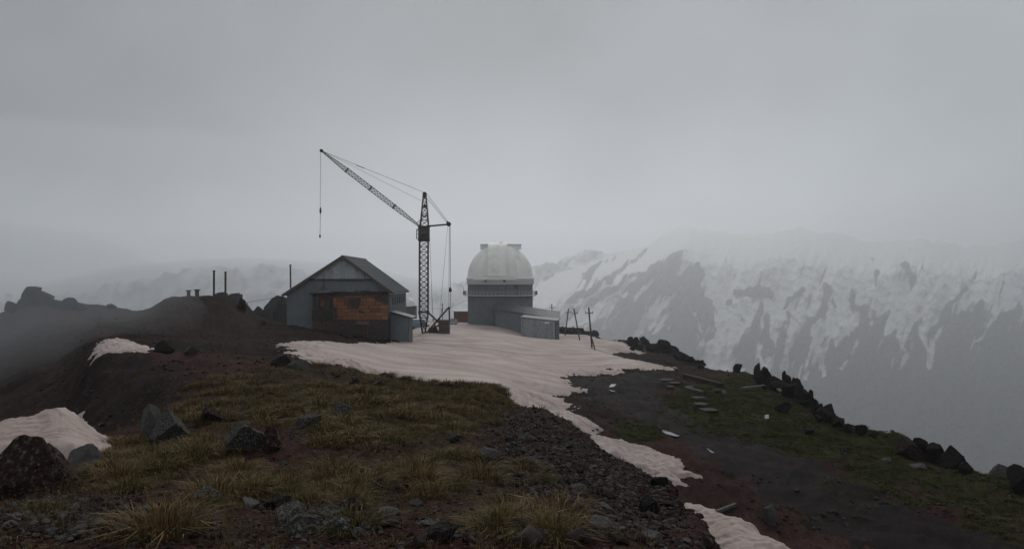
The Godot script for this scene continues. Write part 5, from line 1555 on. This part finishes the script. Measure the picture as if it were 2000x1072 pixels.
func make_plants() -> void:
	var straw := [Color(0.15, 0.1, 0.043), Color(0.115, 0.077, 0.031), Color(0.085, 0.06, 0.024), Color(0.19, 0.13, 0.067), Color(0.06, 0.042, 0.017)]
	var olive := [Color(0.06, 0.049, 0.017), Color(0.046, 0.04, 0.014), Color(0.085, 0.063, 0.024), Color(0.11, 0.08, 0.034)]
	var green := [Color(0.042, 0.049, 0.015), Color(0.05, 0.058, 0.018), Color(0.068, 0.064, 0.024)]
	var big := [make_tussock(1, 170, 0.19, 0.26, 0.0035, straw, 1.0), make_tussock(2, 160, 0.2, 0.24, 0.0035, straw + olive, 1.1), make_tussock(3, 150, 0.17, 0.2, 0.0035, olive, 1.0), make_tussock(4, 180, 0.22, 0.22, 0.0035, olive + straw, 1.2)]
	var far := [make_tussock(5, 120, 0.24, 0.24, 0.006, straw, 1.1), make_tussock(6, 120, 0.24, 0.22, 0.006, straw + olive, 1.1), make_tussock(7, 110, 0.22, 0.2, 0.006, olive, 1.1)]
	var tuft := [make_tussock(8, 26, 0.07, 0.11, 0.0028, olive + straw, 0.9), make_tussock(9, 24, 0.08, 0.09, 0.0028, green + olive, 0.9), make_tussock(10, 22, 0.07, 0.13, 0.0026, straw, 0.8)]
	var turf := make_tussock(11, 40, 0.22, 0.09, 0.008, green, 0.8)
	# the single tussocks one can make out
	var clump := noise(81, 0.35, 3)
	var placed := 0
	var tries := 0
	while placed < 280 and tries < 20000:
		tries += 1
		var px := rng.randf_range(60, 1100)
		var py := rng.randf_range(712, 1068)
		var p := hit(px, py, 3.5, 46.0)
		var d := -p.z
		if d > 45.0: continue
		var w: float = cover(px, HORIZON - p.y / d * F, d)[0]
		if w < 0.15 or rng.randf() > w * (0.75 + clump.get_noise_2d(p.x, p.z) * 1.6) * clampf(d / 16.0, 0.18, 1.0): continue
		var s := rng.randf_range(0.85, 1.6)
		var o := put(self, "grass_tussock", big[rng.randi() % 4] if d < 13.0 else far[rng.randi() % 3], M.grass, Transform3D(Basis(Vector3.UP, rng.randf() * TAU).scaled(Vector3(s, s * rng.randf_range(0.8, 1.1), s)), p))
		var tone: String = ["golden", "olive-gold", "olive", "mixed straw"][big.find(o.mesh)] if d < 13.0 else ["golden", "olive-gold", "olive"][far.find(o.mesh)]
		var size := "large" if s > 1.3 else "middling" if s > 1.05 else "small"
		var place := "at the slope's upper edge" if d > 24.0 else "in the broad tussock field" if d > 15.0 else "left of the red wedge-shaped rock" if px < 500.0 else "right of the red wedge-shaped rock" if px < 850.0 else "beside the grey scree"
		if d < 8.0: place += ", close to the bottom edge"
		tag(o, "%s %s grass tussock %s" % [size, tone, place], "grass tussock", "tussocks on the foreground slope")
		placed += 1
	# thin grass between them
	var spots := [[], [], []]
	tries = 0
	while spots[0].size() + spots[1].size() + spots[2].size() < 8500 and tries < 90000:
		tries += 1
		var d := exp(rng.randf_range(log(4.0), log(40.0)))
		var px := rng.randf_range(-60, 1300)
		var p := ground(px, d)
		var w: float = cover(px, HORIZON - p.y / d * F, d)[0]
		if rng.randf() > 0.03 + w * clampf(d / 16.0, 0.45, 1.0) * (0.5 + clump.get_noise_2d(p.x, p.z) * 1.3): continue
		var s := rng.randf_range(0.7, 1.5) * clampf(d / 14.0, 0.8, 1.7)
		spots[rng.randi() % 3].append(surface_basis(p, rng.randf() * TAU, Vector3(s, s, s)))
	for k in 3: scatter("grass", ["short olive grass thinly covering the foreground slope", "fine green grass thinly covering the foreground slope", "pale straw grass thinly covering the foreground slope"][k], "grass", tuft[k], M.grass, spots[k])
	var lawn := []
	tries = 0
	while lawn.size() < 9000 and tries < 80000:
		tries += 1
		var d := rng.randf_range(24.0, 80.0)
		var px := rng.randf_range(1180, 2080)
		var p := ground(px, d)
		var w: float = cover(px, HORIZON - p.y / d * F, d)[1]
		if w <= 0.0 or rng.randf() > w * (0.8 + clump.get_noise_2d(p.x, p.z) * 1.4): continue
		var s := rng.randf_range(0.8, 1.6)
		lawn.append(surface_basis(p, rng.randf() * TAU, Vector3(s, s, s)))
	scatter("turf", "short green turf on the shelf along the plateau's rim", "grass", turf, M.grass, lawn)
	var dry := []
	for k in 240:
		var p := hit(rng.randf_range(900, 2000) if k > 190 else rng.randf_range(100, 1250), rng.randf_range(900, 1065), 3.5, 40.0)
		dry.append(Transform3D(Basis(Vector3.UP, rng.randf() * TAU).scaled(Vector3.ONE * rng.randf_range(0.6, 1.2)), p))
	scatter("dry_grass", "thin dry stalks standing above the foreground turf", "grass", make_tussock(12, 7, 0.08, 0.36, 0.0018, [Color(0.16, 0.125, 0.08), Color(0.12, 0.09, 0.055)], 0.5), M.grass, dry)
	# gravel
	for v in 3:
		var bits := []
		tries = 0
		while bits.size() < 9000 and tries < 60000:
			tries += 1
			var d := exp(rng.randf_range(log(3.8), log(27.0)))
			var px := rng.randf_range(-60, 1480)
			var p := ground(px, d)
			var w := cover(px, HORIZON - p.y / d * F, d)
			if rng.randf() > 0.16 + w[2] * 0.9 - w[0] * 0.12: continue
			var s := exp(rng.randf_range(log(0.012), log(0.05 if w[2] < 0.2 else 0.09)))
			bits.append(surface_basis(p, rng.randf() * TAU, Vector3(s, s * rng.randf_range(0.4, 0.8), s * rng.randf_range(0.7, 1.3))))
		scatter("gravel", ["grey gravel strewn over the scree and soil", "reddish gravel strewn over the scree and soil", "pale gravel strewn over the scree and soil"][v], "gravel", stone_meshes[v], [M.scree, M.red_rock, M.pale_rock][v], bits if v < 2 else bits.slice(0, 5000))
	var rubble := []
	var heap := noise(85, 0.16, 3)
	tries = 0
	while rubble.size() < 6500 and tries < 60000:
		tries += 1
		var d := rng.randf_range(26.0, 120.0)
		var px := rng.randf_range(1120, 2060) if tries % 3 else rng.randf_range(60, 700)
		var p := ground(px, d)
		if rng.randf() > pow(clampf(heap.get_noise_2d(p.x, p.z) + 0.35, 0.0, 1.0), 2.0) * 2.0: continue
		var s := exp(rng.randf_range(log(0.04), log(0.24)))
		rubble.append(surface_basis(p, rng.randf() * TAU, Vector3(s, s * 0.6, s)))
	scatter("rubble", "scattered dark stones on the shelf and the far slopes", "stones", stone_meshes[3], M.scree, rubble)

func _ready() -> void:
	rng.seed = 7
	unit_tube.top_radius = 0.5
	unit_tube.bottom_radius = 0.5
	unit_tube.height = 1.0
	unit_tube.radial_segments = 10
	unit_tube.rings = 1
	n_big = noise(21, 0.05, 3)
	n_mid = noise(22, 0.32, 4)
	n_fine = noise(23, 1.7, 3)
	# camera
	var cam := Camera3D.new()
	cam.name = "camera"
	cam.fov = rad_to_deg(2.0 * atan(536.0 / F))
	cam.near = 0.1
	cam.far = 20000.0
	cam.rotation.x = atan((HORIZON - 536.0) / F)
	add_child(cam)
	cam.current = true
	# sky, air, light
	var env := Environment.new()
	env.background_mode = Environment.BG_SKY
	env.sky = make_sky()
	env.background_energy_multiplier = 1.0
	env.tonemap_mode = Environment.TONE_MAPPER_LINEAR
	env.tonemap_exposure = 1.0
	env.volumetric_fog_enabled = true
	env.volumetric_fog_density = 0.0003
	env.volumetric_fog_albedo = Color(0.95, 0.965, 0.985)
	env.volumetric_fog_anisotropy = 0.6
	env.sdfgi_enabled = true
	env.ssao_enabled = true
	env.ssil_enabled = true
	var we := WorldEnvironment.new()
	we.name = "world_environment"
	we.environment = env
	add_child(we)
	var sun := DirectionalLight3D.new()
	sun.name = "veiled_sun"
	sun.light_energy = 0.5
	sun.light_angular_distance = 30.0
	sun.light_color = Color(1.0, 0.99, 0.975)
	sun.shadow_enabled = true
	sun.rotation_degrees = Vector3(-30, 178, 0)
	add_child(sun)
	make_materials()
	print("table")
	make_table()
	print("ground")
	make_ground()
	make_snow()
	print("mountains")
	make_mountain()
	make_far_range()
	print("buildings")
	make_rocks()
	make_house()
	make_crane()
	make_observatory()
	make_sheds()
	make_small_things()
	print("plants")
	make_plants()
	make_clouds()
	print("done")

func make_clouds() -> void:
	mist("mist_cloud", "grey mist drifting up from the ravine at the left", at(-40, 660, 75), Vector3(40, 22, 46), 0.008)
	mist("mist_cloud", "pale mist lying in the gap left of the house", at(480, 620, 230), Vector3(130, 34, 90), 0.008)
